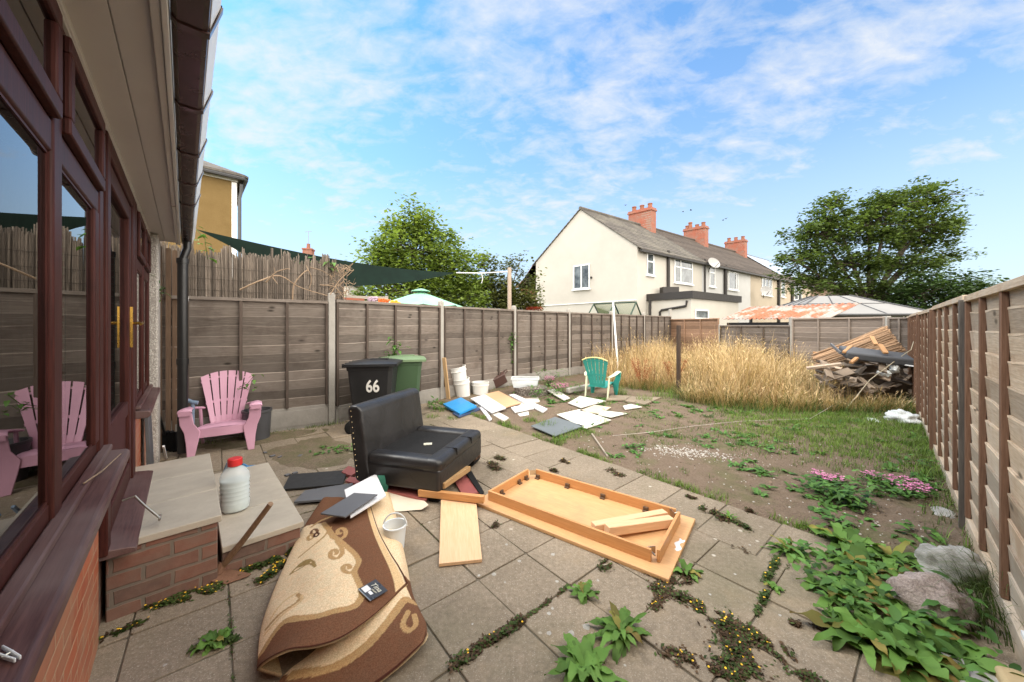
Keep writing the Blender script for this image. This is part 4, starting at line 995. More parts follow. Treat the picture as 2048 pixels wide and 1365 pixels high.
# panels on the soil
quad_board('white_sheet', [(1114,829),(1158,819),(1222,840),(1172,857)], .062, .012, plain('dirty_white_sheet', (.66,.64,.56), .5, var=.1), 'large dirty white sheet lying on the soil beside the grey sheet', 'sheet')
quad_board('white_sheet', [(1196,830),(1212,822),(1254,827),(1222,835)], .062, .01, plain('dirty_white_sheet', (.64,.63,.55), .5, var=.1), 'small white sheet with rounded edge on the soil nearest the grass', 'sheet')
quad_board('grey_sheet', [(1062,852),(1110,834),(1168,852),(1110,872)], .062, .012, plain('slate_sheet', (.13,.145,.15), .5, var=.12), 'square slate grey sheet at the edge of the paving', 'sheet')
quad_board('white_sheet', [(1136,806),(1160,792),(1212,802),(1162,816)], .06, .012, plain('dirty_white_sheet', (.55,.53,.47), .5, var=.15), 'curled white sheet under the legs of the teal chair', 'sheet')
quad_board('white_plank', [(1094,781),(1110,778),(1140,796),(1128,800)], .09, .02, OFF, 'white plank lying among the pink flowers', 'plank')
quad_board('cream_sheet', [(1158,822),(1190,810),(1222,815),(1200,828)], .062, .012, plain('cream_tile', (.55,.46,.33), .6, var=.15), 'cream tile between the large white sheet and the teal chair', 'tile')
quad_board('paving_slab', [(1250,802),(1262,793),(1322,795),(1290,809)], .065, .03, M['slab'], 'loose grey paving slab beside the dry grass', 'slab')
quad_board('paving_slab', [(1212,800),(1222,790),(1262,792),(1250,800)], .065, .03, M['slab'], 'loose paving slab in shade behind the teal chair', 'slab')
quad_board('white_tile', [(1246,812),(1262,808),(1284,814),(1250,819)], .062, .015, OFF, 'broken white tile on the soil in front of the loose slab', 'tile')
b = MB(); b.bar(G(1135,782,.12), G(1215,766,.12), .10, .12); tag(b.build('edging_stone', M['concrete_post'], None, bevel=.02), 'pale edging stone by the fence behind the pink flowers', 'edging')
b = MB(); b.tube([G(1184,868,.05), G(1216,914,.02)], .011, 8); tag(b.build('cane', woodm('grey_cane', (.25,.2,.16),(.4,.34,.27),0), None), 'thin grey cane lying on soil beside the paving edge', 'cane')
b = MB(); b.tube([G(1225,872,.03), G(1300,865,.05), G(1390,852,.04), G(1480,843,.05), G(1620,838,.05), D(1668,810,6.6)], .0035, 6); tag(b.build('cord', plain('pale_cord', (.45,.40,.34), .8)), 'pale cord trailing across the bare soil', 'cord')
b = MB(); b.tube([(3.32,11.15,0), (3.47,12.0,1.3), (3.585,12.68,2.44)], .03, 10); tag(b.build('white_pole', M['white_trim']), 'white pole leaning against the left fence behind the teal chair', 'pole')
b = MB(); b.tint = 1; b.box((0,0,.8), (.07,.07,1.62)); tag(b.build('wooden_post', woodm('dark_post', (.030,.018,.013),(.07,.045,.03),2,.85), None, (3.89,8.35,0), .4, bevel=.006), 'dark wooden post standing upright at the edge of the dry grass', 'post')
# ---- stones on the right
n = NT('granite_boulder'); v_ = n.vor(60); f = n.noise(5,6,.7); h = n.noise(90,3,.7)
c = n.mix(.6, n.ramp(h, [(.3,(.07,.05,.045)),(.5,(.30,.235,.205)),(.7,(.52,.45,.40))]), n.ramp(f, [(.3,(.16,.12,.11)),(.7,(.42,.36,.33))])); n.bump(n.math('ADD', f, n.math('MULTIPLY',h,.4)), .6, .03); M['granite'] = n.fin(c, .9, .25)
M['pale_rock'] = plain('pale_rock', (.34,.325,.30), .9, .2, var=.45, scale=7, bump=.6)
def rock(c_, r_, seed, mat, label, rz=0, cut=.14):
    b = MB(); b.blob((0,0,0), r_, 4, .3, seed, freq=1.4); o = b.build('boulder', mat, None, (c_[0],c_[1],r_[2]*.45), (0,0,rz), angle=50); return tag(o, label, 'boulder')
rock((2.31,1.98), (.16,.11,.15), 3, M['granite'], 'speckled pinkish granite boulder among the docks', R(-38))
rock((2.80,2.28), (.15,.11,.13), 9, M['pale_rock'], 'pale grey boulder between granite boulder and right fence', R(-30))
rock((3.08,2.45), (.16,.07,.04), 12, M['pale_rock'], 'low pale stone at the foot of the right fence', R(45))
rock((3.62,3.0), (.14,.07,.04), 15, M['pale_rock'], 'small flat stone against the fence bottom farther along', R(45))
M['sandst'] = plain('yellow_sandstone', (.48,.36,.20), .9, .2, var=.3, scale=6, bump=.4)
pz = Vector((2.16,1.52,0))
b = MB(); b.prism([(-.07,-.2,0),(.07,-.2,0),(.08,.05,0),(.02,.09,0),(-.05,.07,0)], (0,0,.09)); tag(b.build('stone_block', M['sandst'], None, pz+Vector((.0,0,0)), R(-35), bevel=.02, seg=3), 'yellow sandstone block in the corner beside the blue box', 'stone')
b = MB(); b.prism([(-.10,-.12,0),(.08,-.14,0),(.12,.08,0),(.0,.13,0),(-.12,.06,0)], (0,0,.05)); tag(b.build('stone_slab', M['pale_rock'], None, G(1955,1372,.0), R(20), bevel=.015, seg=3), 'flat pale broken stone beside the docks near the blue box', 'stone')
bb = empty('blue_box', Vector((2.375,1.50,0)), R(-46), 'bright blue box with white rim against the right fence foot', 'box')
b = MB(); b.bx(-.10,.10,-.16,.16,.0,.15); b.build('body', plain('sky_blue_plastic', (.05,.35,.55), .4), bb, bevel=.008)
b = MB(); b.bx(-.115,-.1005,-.165,.165,.0,.16); b.build('rim', M['white_trim'], bb, bevel=.004)
# white bags by the long grass
def bag(c_, r_, seed, label, mat):
    b = MB(); b.blob((0,0,0), r_, 4, .35, seed, freq=2.2); o = b.build('plastic_bag', mat, None, (c_[0],c_[1],r_[2]*.6), seed*.7, angle=180); return tag(o, label, 'bag')
n = NT('white_bag'); f = n.noise(9,6,.7,None,1.2); n.bump(f, .9, .05); M['bag'] = n.fin((.66,.68,.66), .4, .4)
bag((6.40,5.85), (.22,.17,.13), 2, 'full white plastic bag at the foot of the right fence', M['bag'])
bag((5.98,5.93), (.17,.10,.035), 6, 'flat white plastic sheet on the grass left of the full bag', M['bag'])
# slate crumbs near the steps
b = MB()
for (x,y) in ((600,912),(612,905),(545,912),(560,914),(590,946),(575,950),(530,905),(640,900)):
    q = G(x,y,.012); b.box(q, (.07*rnd.uniform(.4,1),.05*rnd.uniform(.5,1),.01), (0,0,rnd.random()*3))
tag(b.build('slate_chips', M['grey_board'], flat=True), 'scattered grey slate chips on the dirty slabs', 'chips', kind='stuff')
# ---- rubbish pile in the far corner
M['reed'] = woodm('split_reed', (.17,.10,.055), (.36,.23,.135), 0, .8, fine=90, bump=.5)
rr = random.Random(5)
PC = Vector((8.15,8.0,0))
b = MB(); A0 = D(1640,748,7.9); A1 = D(1634,708,8.5); B0 = D(1770,654,8.3); B1 = D(1806,700,7.9)
for k in range(80):
    t_ = k/79; a = A1.lerp(A0, t_) + Vector((rr.uniform(-.12,.12),rr.uniform(-.05,.05),rr.uniform(-.02,.02))); c = B0.lerp(B1, t_**1.1)+Vector((rr.uniform(-.06,.06),0,rr.uniform(-.02,.02)))
    b.tint = rr.uniform(.55,1.35); b.tube([a, a.lerp(c,.5)+Vector((0,-.04*math.sin(t_*6),.015*rr.uniform(-1,1))), c], rr.uniform(.014,.026), 6)
tag(b.build('reed_screen', M['reed']), 'broken brown reed screen fanned out on top of the rubbish pile', 'screen')
sf = empty('overturned_sofa', D(1750,712,7.55), (R(14),R(7),R(-26)), 'overturned black sofa base lying on the rubbish pile', 'sofa base')
b = MB(); b.box((0,0,0), (1.08,.52,.16)); b.build('body', plain('charcoal_cloth', (.075,.078,.086), .8, var=.2), sf, bevel=.04, seg=3)
b = MB(); b.bar((-.66,-.33,.06),(-.66,.33,.06),.03,.05); b.build('edge_strip', M['grey_board'], sf)
for (p0,p1,l,w_) in (((1688,705,7.6),(1702,693,7.9),'orange timber batten sticking up left of the black sofa base',.06), ((1743,674,7.9),(1752,690,7.6),'orange timber batten resting on the reed screen above the sofa base',.07), ((1760,690,7.5),(1772,707,7.3),'orange timber offcut lying across the black sofa base',.08), ((1702,726,7.3),(1714,716,7.4),'orange timber offcut at the near edge of the black sofa base',.06), ((1626,705,9.0),(1652,708,8.8),'orange timber batten poking out left of the reed screen',.06)):
    baru('timber_batten', D(*p0), D(*p1), w_, .04, woodm('orange_timber', (.34,.17,.07),(.46,.26,.12),0,.6), l, 'batten', .003, 'orange battens on the rubbish pile')
for (px_,py_,d_,r_,sd_,l) in ((1672,752,7.9,(.20,.12,.10),3,'torn white cushion at the left end of the rubbish pile'),(1768,746,7.3,(.11,.08,.07),5,'crumpled white bag in the middle of the rubbish pile'),(1788,738,7.3,(.08,.07,.08),8,'white foam lump beside the crumpled bag in the pile'),(1655,762,7.8,(.12,.1,.12),11,'pale rag hanging low at the left of the pile'),(1826,724,7.4,(.14,.10,.05),14,'white torn packaging near the right fence on the pile')):
    b = MB(); b.blob((0,0,0), r_, 3, .5, sd_, freq=2.6); tag(b.build('white_rubbish', M['bag'], None, D(px_,py_,d_), (.3,.2,sd_), angle=60), l, 'rubbish', 'white rubbish on the pile')
b = MB()
for k in range(95):
    q = D(rr.uniform(1640,1832), rr.uniform(722,785), rr.uniform(7.2,8.5)); b.tint = rr.uniform(.3,3.2)
    b.box(q, (rr.uniform(.15,.6),rr.uniform(.06,.2),rr.uniform(.015,.05)), (rr.uniform(-.6,.6),rr.uniform(-.6,.6),rr.uniform(0,3)))
b.tint = 1; b.blob((8.3,8.35,.25), (.85,.6,.5), 3, .4, 5)
tag(b.build('rubbish_heap', plain('dark_rubbish', (.15,.115,.085), .9, var=.5, scale=3, bump=.5)), 'dark broken boards heaped under the sofa base by the back fence', 'heap', kind='stuff')
b = MB(); q = [D(1795,728,7.3), D(1850,736,6.9)]; b.bar(q[0], q[1], .035, .02); tag(b.build('white_lath', M['white_trim']), 'long white lath sticking out of the pile towards the fence', 'lath')
b = MB(); b.tube([D(1835,660,7.6), D(1822,700,7.2), D(1800,715,7.3), D(1740,760,7.0), D(1695,815,6.7), D(1668,832,6.5)], .007, 6); tag(b.build('hose', plain('pale_hose', (.42,.36,.25), .6)), 'pale hose trailing from the rubbish pile through the dry grass', 'hose')
# ================================================================= plants in the garden
rv = random.Random(11)
def ruf(a, b): return rv.uniform(a, b)
M['straw'] = leafm('dry_straw', (.48,.335,.165), (.67,.51,.30), .25, .7, .15)
M['straw_dark'] = leafm('brown_straw', (.27,.15,.07), (.40,.25,.12), .2, .8, .1)
M['grass_green'] = leafm('grass_green', (.12,.21,.035), (.22,.32,.07), .35, .6, .2)
M['grass_dull'] = leafm('dull_grass', (.07,.115,.03), (.12,.155,.05), .3, .6, .2)
M['weed'] = leafm('weed_leaf', (.07,.17,.035), (.13,.25,.055), .3, .45, .3)
M['dock'] = leafm('dock_leaf', (.095,.20,.035), (.18,.31,.075), .3, .62, .2)
M['creep_green'] = leafm('creeping_leaf_green', (.05,.085,.02), (.09,.13,.035), .25, .6, .2)
M['creep_brown'] = leafm('creeping_leaf_bronze', (.075,.045,.025), (.115,.07,.038), .2, .6, .2)
M['yellow_petal'] = plain('yellow_petal', (.85,.50,.02), .5, var=.1)
M['pink_petal'] = plain('pink_petal', (.50,.17,.30), .5, var=.2)
def blade(b, p, h, lean, az, w, segs, mi, tint, curl=1.0):
    dx, dy = math.cos(az), math.sin(az); sx, sy = -dy*w/2, dx*w/2
    vs = []; fs = []
    for i in range(segs+1):
        t = i/segs; k = lean*(t**(1+curl)); z = h*t*(1-.35*lean/h*t if h > 0 else 1) if lean < h else h*math.sin(t*PI*.62)/1.0
        ww = 1-t*.85
        vs += [(p[0]+dx*k+sx*ww, p[1]+dy*k+sy*ww, p[2]+z), (p[0]+dx*k-sx*ww, p[1]+dy*k-sy*ww, p[2]+z)]
    for i in range(segs): fs.append((2*i,2*i+1,2*i+3,2*i+2))
    b.add(vs, fs, mi, tint); return Vector((p[0]+dx*lean, p[1]+dy*lean, vs[-1][2]))
# tall dry grass at the end of the garden
FE = [Vector((*p,0)) for p in ((2.75,9.3),(3.3,8.75),(3.95,8.2),(3.62,7.45),(4.05,6.95),(4.8,6.62),(5.6,6.55),(6.3,6.6),(7.0,6.35),(7.35,6.5))]
dense_poly = [(p.x,p.y) for p in FE] + [(9.9,8.9),(7.2,16.2),(5.4,14.7),(3.65,13.0),(2.35,11.5)]
b = MB(); cnt = 0
def dry_h(x, y):
    q = Vector((x,y,0)); r0 = x/y; h = .92 + .28*math.exp(-((r0-.62)/.10)**2) + .22*math.exp(-((r0-.38)/.06)**2) - .25*math.exp(-((r0-.48)/.03)**2) + .34*noise.noise(Vector((x*.75,y*.75,3))) + .42*noise.noise(Vector((x*2.6,y*2.6,5)))
    r = x/y
    if r > .80: h *= .72
    if r > .95: h *= .62
    e = min((q-(FE[i].lerp(FE[i+1],max(0,min(1,(q-FE[i]).dot(FE[i+1]-FE[i])/(FE[i+1]-FE[i]).length_squared))))).length for i in range(len(FE)-1))
    return h*min(1, .42+.5*e), e
while cnt < 13500:
    y = 6.3 + 10*rv.random()**1.7; x = ruf(2.3, 10)
    if not inpoly((x,y), dense_poly): continue
    q = Vector((x,y,0))
    if not in_garden(q, .04): continue
    if noise.noise(Vector((x*1.6,y*1.6,8))) < -.12 and rv.random() < .85: continue
    if x/y > .9 and rv.random() < .72: continue
    if (x-8.15)**2/1.7+(y-8.1)**2/1.3 < .8 and rv.random() < .85: continue
    h, e = dry_h(x,y); h *= ruf(.45,1.1)*(1.3 if rv.random() < .06 else 1)
    if y > 10.5 and h < .5: continue
    redd = math.exp(-((x-3.6)**2+(y-9.2)**2)/.5)
    mi = 1 if rv.random() < .10+.45*redd else (2 if rv.random() < .20 and h < .75 else 0)
    lean = h*ruf(.06,.65)*(1.6 if e < .5 else 1); az = ruf(0,2*PI)
    tip = blade(b, (x,y,0), h, lean, az, ruf(.009,.017), 4, mi, ruf(.62,1.25), .8)
    if mi != 2 and rv.random() < .3:
        hl = ruf(.06,.14); d = Vector((math.cos(az)*.6, math.sin(az)*.6, ruf(.2,1)))*hl; a = az+ruf(-1,1); s = Vector((-math.sin(a), math.cos(a), 0))*ruf(.006,.013)
        b.add([tip, tip+d*.45+s, tip+d, tip+d*.45-s], [(0,1,2,3)], mi, ruf(.8,1.25))
    cnt += 1
for i in range(3200):             # flattened straw draping over the front edge
    k = rv.randrange(len(FE)-1); q = FE[k].lerp(FE[k+1], rv.random()); nrm = Vector(((FE[k+1]-FE[k]).y, -(FE[k+1]-FE[k]).x, 0)).normalized()
    q = q - nrm*ruf(-.12,.55); az = math.atan2(nrm.y,nrm.x)+ruf(-1.3,1.3); h = ruf(.12,.42)
    blade(b, (q.x,q.y,0), h, ruf(.3,1.1)*h, az, ruf(.008,.014), 4, 0 if rv.random()<.78 else 2, ruf(.6,1.2), .5)
tag(b.build('dry_grass', [M['straw'], M['straw_dark'], M['grass_dull']], angle=180), 'tall straw coloured dry grass filling the end of the garden', 'dry grass', kind='stuff')
# rusty dock stalks standing in it
def dockstalk(p, h, label):
    b = MB()
    for k in range(7):
        a = ruf(0,6.28); t = Vector((p[0]+math.cos(a)*h*.3, p[1]+math.sin(a)*h*.3, h*ruf(.75,1)))
        b.tube([(p[0],p[1],0), Vector((p[0],p[1],0)).lerp(t,.5)+Vector((0,0,.06)), t], [.007,.006,.003], 5)
        for j in range(60):
            u = ruf(.35,1); q = Vector((p[0],p[1],0)).lerp(t,u)+Vector((ruf(-.05,.05),ruf(-.05,.05),.05*(1-u)+ruf(-.03,.03))); s = ruf(.008,.02)
            b.add([q, q+Vector((s,0,s*.6)), q+Vector((s*.3,s,s)), q+Vector((-s*.5,s*.4,s*.4))], [(0,1,2,3)], 0, ruf(.6,1.3))
    tag(b.build('dock_plant', leafm('rust_seed', (.17,.055,.025),(.30,.12,.05),.1,.8,.1)), label, 'plant')
dockstalk((3.25,8.95), .80, 'rust brown seeding dock plant at the near edge of the dry grass')
dockstalk((4.15,9.1), .85, 'rust brown seeding dock plant behind the dark wooden post')
# short grass
b = MB()
def tuft(x, y, n_, r, h, mi=0, z=None):
    for _ in range(n_):
        a = ruf(0,6.28); k = r*math.sqrt(rv.random()); px_, py_ = x+k*math.cos(a), y+k*math.sin(a)
        hh = h*ruf(.5,1.2); blade(b, (px_,py_, soil_z(px_,py_) if z is None else z), hh, hh*ruf(.2,.9), ruf(0,6.28), ruf(.004,.008), 2, mi if rv.random()<.8 else 1-mi, ruf(.65,1.3), .6)
i = 0
while i < 10500:                                # lawn patch and thin turf over the soil
    x, y = ruf(1.0,8.5), ruf(2.6,8.6); q = Vector((x,y,0))
    if q.dot(SN) < EDGE+.03 or not in_garden(q, .03): continue
    i += 1
    lawn = 1.2*math.exp(-((x-5.6)**2/2.6+(y-5.95)**2/.28)) + .75*math.exp(-((x-4.6)**2/1.4+(y-4.6)**2/.9)) + .65*math.exp(-((x-5.5)**2/1.0+(y-5.1)**2/.6)) + .35*math.exp(-((x-3.6)**2/.8+(y-5.2)**2/.8))
    m = noise.noise(Vector((x*1.1,y*1.1,4)))*.55 + noise.noise(Vector((x*3.2,y*3.2,9)))*.5
    if rv.random() > lawn*1.0 + max(0, m-.10)*1.5 : continue
    tuft(x, y, 8, .06, .045+.035*min(1,lawn), 0 if lawn > .35 else 1)
i = 0
while i < 620:                                # along the paving edge
    s_ = ruf(-2.8,6.6); q = SN*(EDGE+abs(rv.gauss(0,.05))) + SH*s_; 
    if noise.noise(Vector((s_*2.4,1,1))) < -.12: i += 1; continue
    tuft(q.x,q.y,9,.04,.06,0); i += 1
for (px_,py_,n_,r_,h_) in ((640,842,30,.10,.13),(660,850,20,.1,.1),(880,822,40,.14,.12),(865,835,30,.12,.10),(905,838,24,.1,.09),(860,800,30,.12,.16),(1090,856,60,.16,.12),(1060,845,40,.12,.1),(1170,870,50,.15,.08),(1140,875,50,.15,.09),(1240,792,40,.15,.2),(1330,798,60,.25,.22),(1290,806,40,.18,.16),(1205,850,30,.12,.1),(1010,850,24,.1,.09),(1120,884,50,.12,.09),(1215,812,20,.1,.1),(1850,870,60,.2,.15),(1560,832,60,.3,.16),(1450,826,50,.3,.14),(1650,842,60,.3,.12),(1850,900,40,.15,.15),(1865,960,40,.15,.14),(1895,880,40,.14,.2)):
    q = G(px_,py_); tuft(q.x,q.y,n_*3,r_,h_,0)
for k in range(260):                           # fence feet
    t_ = ruf(.9,9); q = RF0+RD*t_+Vector((-RD.y,RD.x,0))*abs(rv.gauss(.05,.09)); tuft(q.x,q.y,7,.05,.09*ruf(.5,1.6),1)
for k in range(260):
    j = rv.randrange(1,6); a, c = chain[j], chain[j+1]; d = (c-a).normalized(); q = a.lerp(c, rv.random())+Vector((d.y,-d.x,0))*abs(rv.gauss(.08,.12)); tuft(q.x,q.y,6,.06,.09*ruf(.5,1.7),1,0)
for k in range(90):
    q = chain[0].lerp(chain[1], ruf(.3,1))+Vector((.57,-.82,0))*abs(rv.gauss(.06,.12)); tuft(q.x,q.y,6,.06,.05*ruf(.5,1.5),1,.004)
for k in range(330):
    j = rv.randrange(len(FE)-1); q = FE[j].lerp(FE[j+1], rv.random())+Vector((rv.gauss(0,.12),rv.gauss(-.05,.12),0)); tuft(q.x,q.y,9,.10,ruf(.10,.34),1)
tag(b.build('grass', [M['grass_green'], M['grass_dull']], angle=180), 'patchy short green grass over the soil and along the fences', 'grass', kind='stuff')
b = MB()
for (px_,py_,n_,r_) in ((1985,1262,230,.16),(2010,1225,150,.14),(1975,1215,110,.14),(1935,1170,60,.1),(2000,1190,90,.12)):
    q = G(px_,py_)
    for _ in range(n_):
        a = ruf(0,6.28); k = r_*math.sqrt(rv.random()); h = ruf(.12,.30)
        blade(b, (q.x+k*math.cos(a), q.y+k*math.sin(a), 0), h, h*ruf(.5,1.2), PI+ruf(-1.1,.6), ruf(.003,.006), 5, 0, ruf(.55,1.3), .6)
tag(b.build('long_grass', [M['grass_dull']], angle=180), 'long fine grass arching over the boulders at the right fence', 'grass', kind='stuff')
# broad leaves
def leaf(b, p, az, L, Wd, up, droop, mi=0, tint=1.0, wav=.0, n_=6, fold=.25, serr=0):
    d = Vector((math.cos(az), math.sin(az), 0)); s = Vector((-d.y, d.x, 0)); P = Vector(p); vs = []; fs = []; ph = ruf(0,9)
    for i in range(n_+1):
        t = i/n_; r = L*t; z = up*L*t - droop*L*t*t
        w = Wd*(math.sin(PI*min(1,(.06+t*.94)**.8))**.75)*.5*(1 if t < .98 else .25)
        if serr: w *= 1+serr*(1 if i%2 else -1)*.5
        c = P + d*r + Vector((0,0,z)); wz = wav*math.sin(ph+t*13)*Wd
        vs += [c - s*w + Vector((0,0,fold*w+wz)), c, c + s*w + Vector((0,0,fold*w-wz))]
    for i in range(n_):
        a = 3*i; fs += [(a,a+1,a+4,a+3),(a+1,a+2,a+5,a+4)]
    b.add(vs, fs, mi, tint)
b = MB(); i = 0
while i < 1500:
    x, y = ruf(.6,7.5), ruf(2.6,8.0); q = Vector((x,y,0))
    if q.dot(SN) < EDGE+.06 or not in_garden(q,.03): continue
    i += 1
    m = noise.noise(Vector((x*1.3+7,y*1.3,2)))*.7+noise.noise(Vector((x*4,y*4,6)))*.5
    if rv.random() > max(0, m-.02)*1.7: continue
    for k in range(rv.randrange(6,13)): leaf(b, (x+ruf(-.05,.05),y+ruf(-.05,.05),soil_z(x,y)+.004), ruf(0,6.28), ruf(.04,.10), ruf(.02,.045), ruf(.1,.8), ruf(.1,.6), 0, ruf(.55,1.3), .1, 4)
for (px_,py_,n_,r_,hh) in ((1075,800,70,.2,.3),(1110,795,70,.2,.3),(1085,770,60,.2,.45),(1120,765,50,.25,.35),(1040,790,50,.18,.25),(870,818,60,.16,.18),(640,845,60,.12,.12),(1665,1000,60,.16,.14),(1700,1010,40,.14,.12),(1640,985,50,.2,.12),(1750,985,60,.25,.13),(1600,1130,0,.1,.1),(1690,1015,60,.16,.18),(1670,1055,40,.12,.1),(1800,1000,50,.2,.1),(1150,790,50,.2,.3),(700,900,30,.2,.04),(640,905,26,.2,.03),(1840,940,40,.2,.12),(1830,1080,30,.12,.08),(1530,905,40,.15,.1),(1270,900,30,.15,.06),(1700,1180,60,.3,.12),(1760,1240,60,.3,.14),(1830,1290,60,.3,.15),(1650,1140,30,.25,.08),(1860,1200,40,.2,.12)):
    q = G(px_,py_)
    for k in range(n_):
        a = ruf(0,6.28); rr_ = r_*math.sqrt(rv.random()); leaf(b, (q.x+rr_*math.cos(a), q.y+rr_*math.sin(a), ruf(.0,hh)), ruf(0,6.28), ruf(.05,.10), ruf(.025,.05), ruf(.0,.7), ruf(.1,.7), 0, ruf(.5,1.3), .1, 4)
tag(b.build('ground_weeds', [M['weed']], angle=180), 'low broad leaved weeds scattered over the soil and fence foot', 'weeds', kind='stuff')
# dock and thistle rosettes, each a plant
M['dock_old'] = leafm('dock_leaf_yellowing', (.22,.24,.05), (.27,.17,.06), .25, .6, .2)
DOCK = [
 (1240,1272,.19,30,.045,'large bright green rosette weed in the middle of the near slabs'),
 (1165,1345,.19,28,.055,'leafy green rosette weed at the bottom edge of the near slabs'),
 (1168,1193,.10,10,.045,'small flat rosette weed in the joint below the plank'),
 (1578,1108,.17,24,.035,'spiky leaved rosette weed at the corner of the slabs beside the dock patch'),
 (1375,1150,.13,9,.04,'narrow leaved weed growing at the table corner'),
 (1690,1095,.28,18,.075,'low spreading dock plant at the top of the right hand dock patch'),
 (1725,1150,.27,20,.085,'broad dock plant left of the granite boulder'),
 (1690,1200,.26,18,.08,'dock plant spreading onto the slabs at the left of the dock patch'),
 (1830,1235,.26,22,.10,'tall lobed dock plant in front of the granite boulder'),
 (1720,1285,.25,20,.08,'dock plant with narrow leaves lowest left in the dock patch'),
 (1810,1330,.26,22,.10,'large smooth leaved dock plant at the bottom edge of the picture'),
 (1900,1330,.24,20,.09,'dark green dock plant beside the flat pale stone'),
 (1880,1140,.22,14,.06,'dock plant with long leaves behind the granite boulder'),
 (1780,1125,.26,16,.07,'dock plant with leaves along the soil edge'),
 (1460,1040,.10,12,.02,'small weed tuft in the slab joint behind the table'),
 (1545,1180,.07,8,.03,'tiny green weed in the joint between rosette and yellow flowers'),
 (430,1290,.09,14,.045,'bright round leaved weed in the slab joint left of the rug')]
for (px_,py_,L,n_,Wd,lab) in DOCK:
    q = G(px_,py_); b = MB(); spk = 'spiky' in lab or 'lobed' in lab
    for k in range(n_):
        u = k/n_; ll = L*(1.05-.5*u)*ruf(.8,1.15); az = k*2.4+ruf(-.3,.3)
        leaf(b, (ruf(-.012,.012),ruf(-.012,.012),.004+.02*u), az, ll, Wd*ruf(.55,1.15), .18+.75*u+ruf(0,.35), .28+.5*u+ruf(-.15,.35), 1 if rv.random()<.13 else 0, ruf(.55,1.25), .16, 11, ruf(.1,.4), .34 if spk else .12)
    b.build('leaf_rosette', [M['dock'], M['dock_old']], None, q, 0, angle=180)
    o = bpy.context.scene.collection.objects[-1]; o.name = 'dock_plant' if L > .2 else 'rosette_weed'; tag(o, lab, 'plant')
# creeping weed with yellow flowers in the joints
b = MB()
def creep(pts, wd, dens, fl=.02, green=.35, hgt=.035):
    L = [G(*p) for p in pts]
    for a, c in zip(L[:-1], L[1:]):
        d = c-a; n_ = int(dens*d.length)
        for _ in range(n_):
            t_ = rv.random(); q = a+d*t_+Vector((rv.gauss(0,wd*.5),rv.gauss(0,wd*.5),0)); k = noise.noise(Vector((q.x*14,q.y*14,2)))
            if k < -.25: continue
            z = max(.004, hgt*(.6+k)*rv.random()); s = ruf(.006,.013); a2 = ruf(0,6.28); e = Vector((math.cos(a2),math.sin(a2),ruf(-.2,.6)))*s; f_ = Vector((-math.sin(a2),math.cos(a2),ruf(-.3,.3)))*s*.6
            q.z = z; mi = 0 if rv.random() < green+.3*k else 1
            b.add([q-e, q+f_, q+e, q-f_], [(0,1,2,3)], mi, ruf(.45,1.25))
            if rv.random() < fl:
                q2 = q+Vector((0,0,.012)); r_ = ruf(.004,.0065)
                b.add([q2+Vector((math.cos(x)*r_,math.sin(x)*r_,ruf(-.002,.002))) for x in (0,1.25,2.5,3.75,5.0)], [(0,1,2,3,4)], 2, ruf(.8,1.1))
creep([(905,1336),(960,1298),(1040,1244)], .032, 3400, .008, .4)
creep([(1040,1244),(1090,1210),(1136,1174)], .012, 900, .0, .5, .015)
creep([(1310,1180),(1345,1190),(1400,1218),(1470,1255),(1540,1290),(1600,1345),(1640,1380)], .045, 3600, .014, .4)
creep([(1330,1190),(1305,1222)], .03, 2500, .02, .2)
creep([(1450,1250),(1480,1300),(1470,1350),(1450,1380)], .085, 6500, .013, .45)
creep([(1330,1305),(1380,1325),(1440,1345)], .035, 2600, .015, .1)
creep([(310,1212),(350,1203),(400,1188),(440,1176)], .045, 6500, .02, .75)
creep([(232,1232),(310,1212)], .02, 1600, .01, .7)
creep([(450,1162),(500,1142),(560,1118),(592,1102)], .03, 4000, .02, .75)
creep([(520,1165),(555,1138),(580,1118)], .045, 5200, .035, .6)
creep([(205,1282),(250,1262),(292,1245)], .022, 1800, .02, .5)
creep([(385,1302),(440,1290),(480,1276)], .022, 1700, .0, .9)
creep([(1290,1145),(1330,1165),(1380,1165)], .03, 2500, .006, .15)
creep([(1205,1140),(1215,1128)], .035, 3200, .003, .4)
for (px_,py_,w_) in ((985,1052,.035),(1225,945,.06),(1240,953,.05),(1382,996,.03),(1110,944,.03),(1480,1103,.035),(985,930,.06),(1000,918,.05),(1500,1025,.03),(1420,1025,.05),(1445,1040,.05),(1375,1150,.05),(1640,1255,.03),(1590,1250,.02),(990,938,.05),(1130,925,.03)):
    creep([(px_-6,py_-2),(px_+6,py_+2)], w_, 5200, .002, .12)
creep([(1530,1170),(1555,1120)], .02, 2200, .02, .9)
creep([(1510,1235),(1535,1185)], .015, 1500, .02, .9)
creep([(1400,1018),(1460,1040),(1500,1062)], .03, 1800, .01, .5)
creep([(860,850),(930,870)], .01, 400, 0, .5, .01)
for k in range(70):       # moss in random joints
    i_ = rv.randrange(-3,5); s0 = ruf(-2,6); Ln = ruf(.1,.5); a = SN*(o_n+PIT*i_)+SH*s0; c = a+SH*Ln
    if rv.random()<.5: a = SN*ruf(.3,3.4)+SH*(o_s+PIT*rv.randrange(-8,11)); c = a+SN*Ln
    if not in_garden(a) or not in_garden(c) or c.dot(SN) > EDGE: continue
    for _ in range(int(260*Ln)):
        q = a.lerp(c, rv.random())+Vector((rv.gauss(0,.006),rv.gauss(0,.006),ruf(.0,.008))); s = ruf(.003,.007); a2 = ruf(0,6.28)
        e = Vector((math.cos(a2),math.sin(a2),ruf(0,.4)))*s; f_ = Vector((-e.y,e.x,0))*.6
        b.add([q-e,q+f_,q+e,q-f_], [(0,1,2,3)], rv.choice((0,0,1)), ruf(.5,1.2))
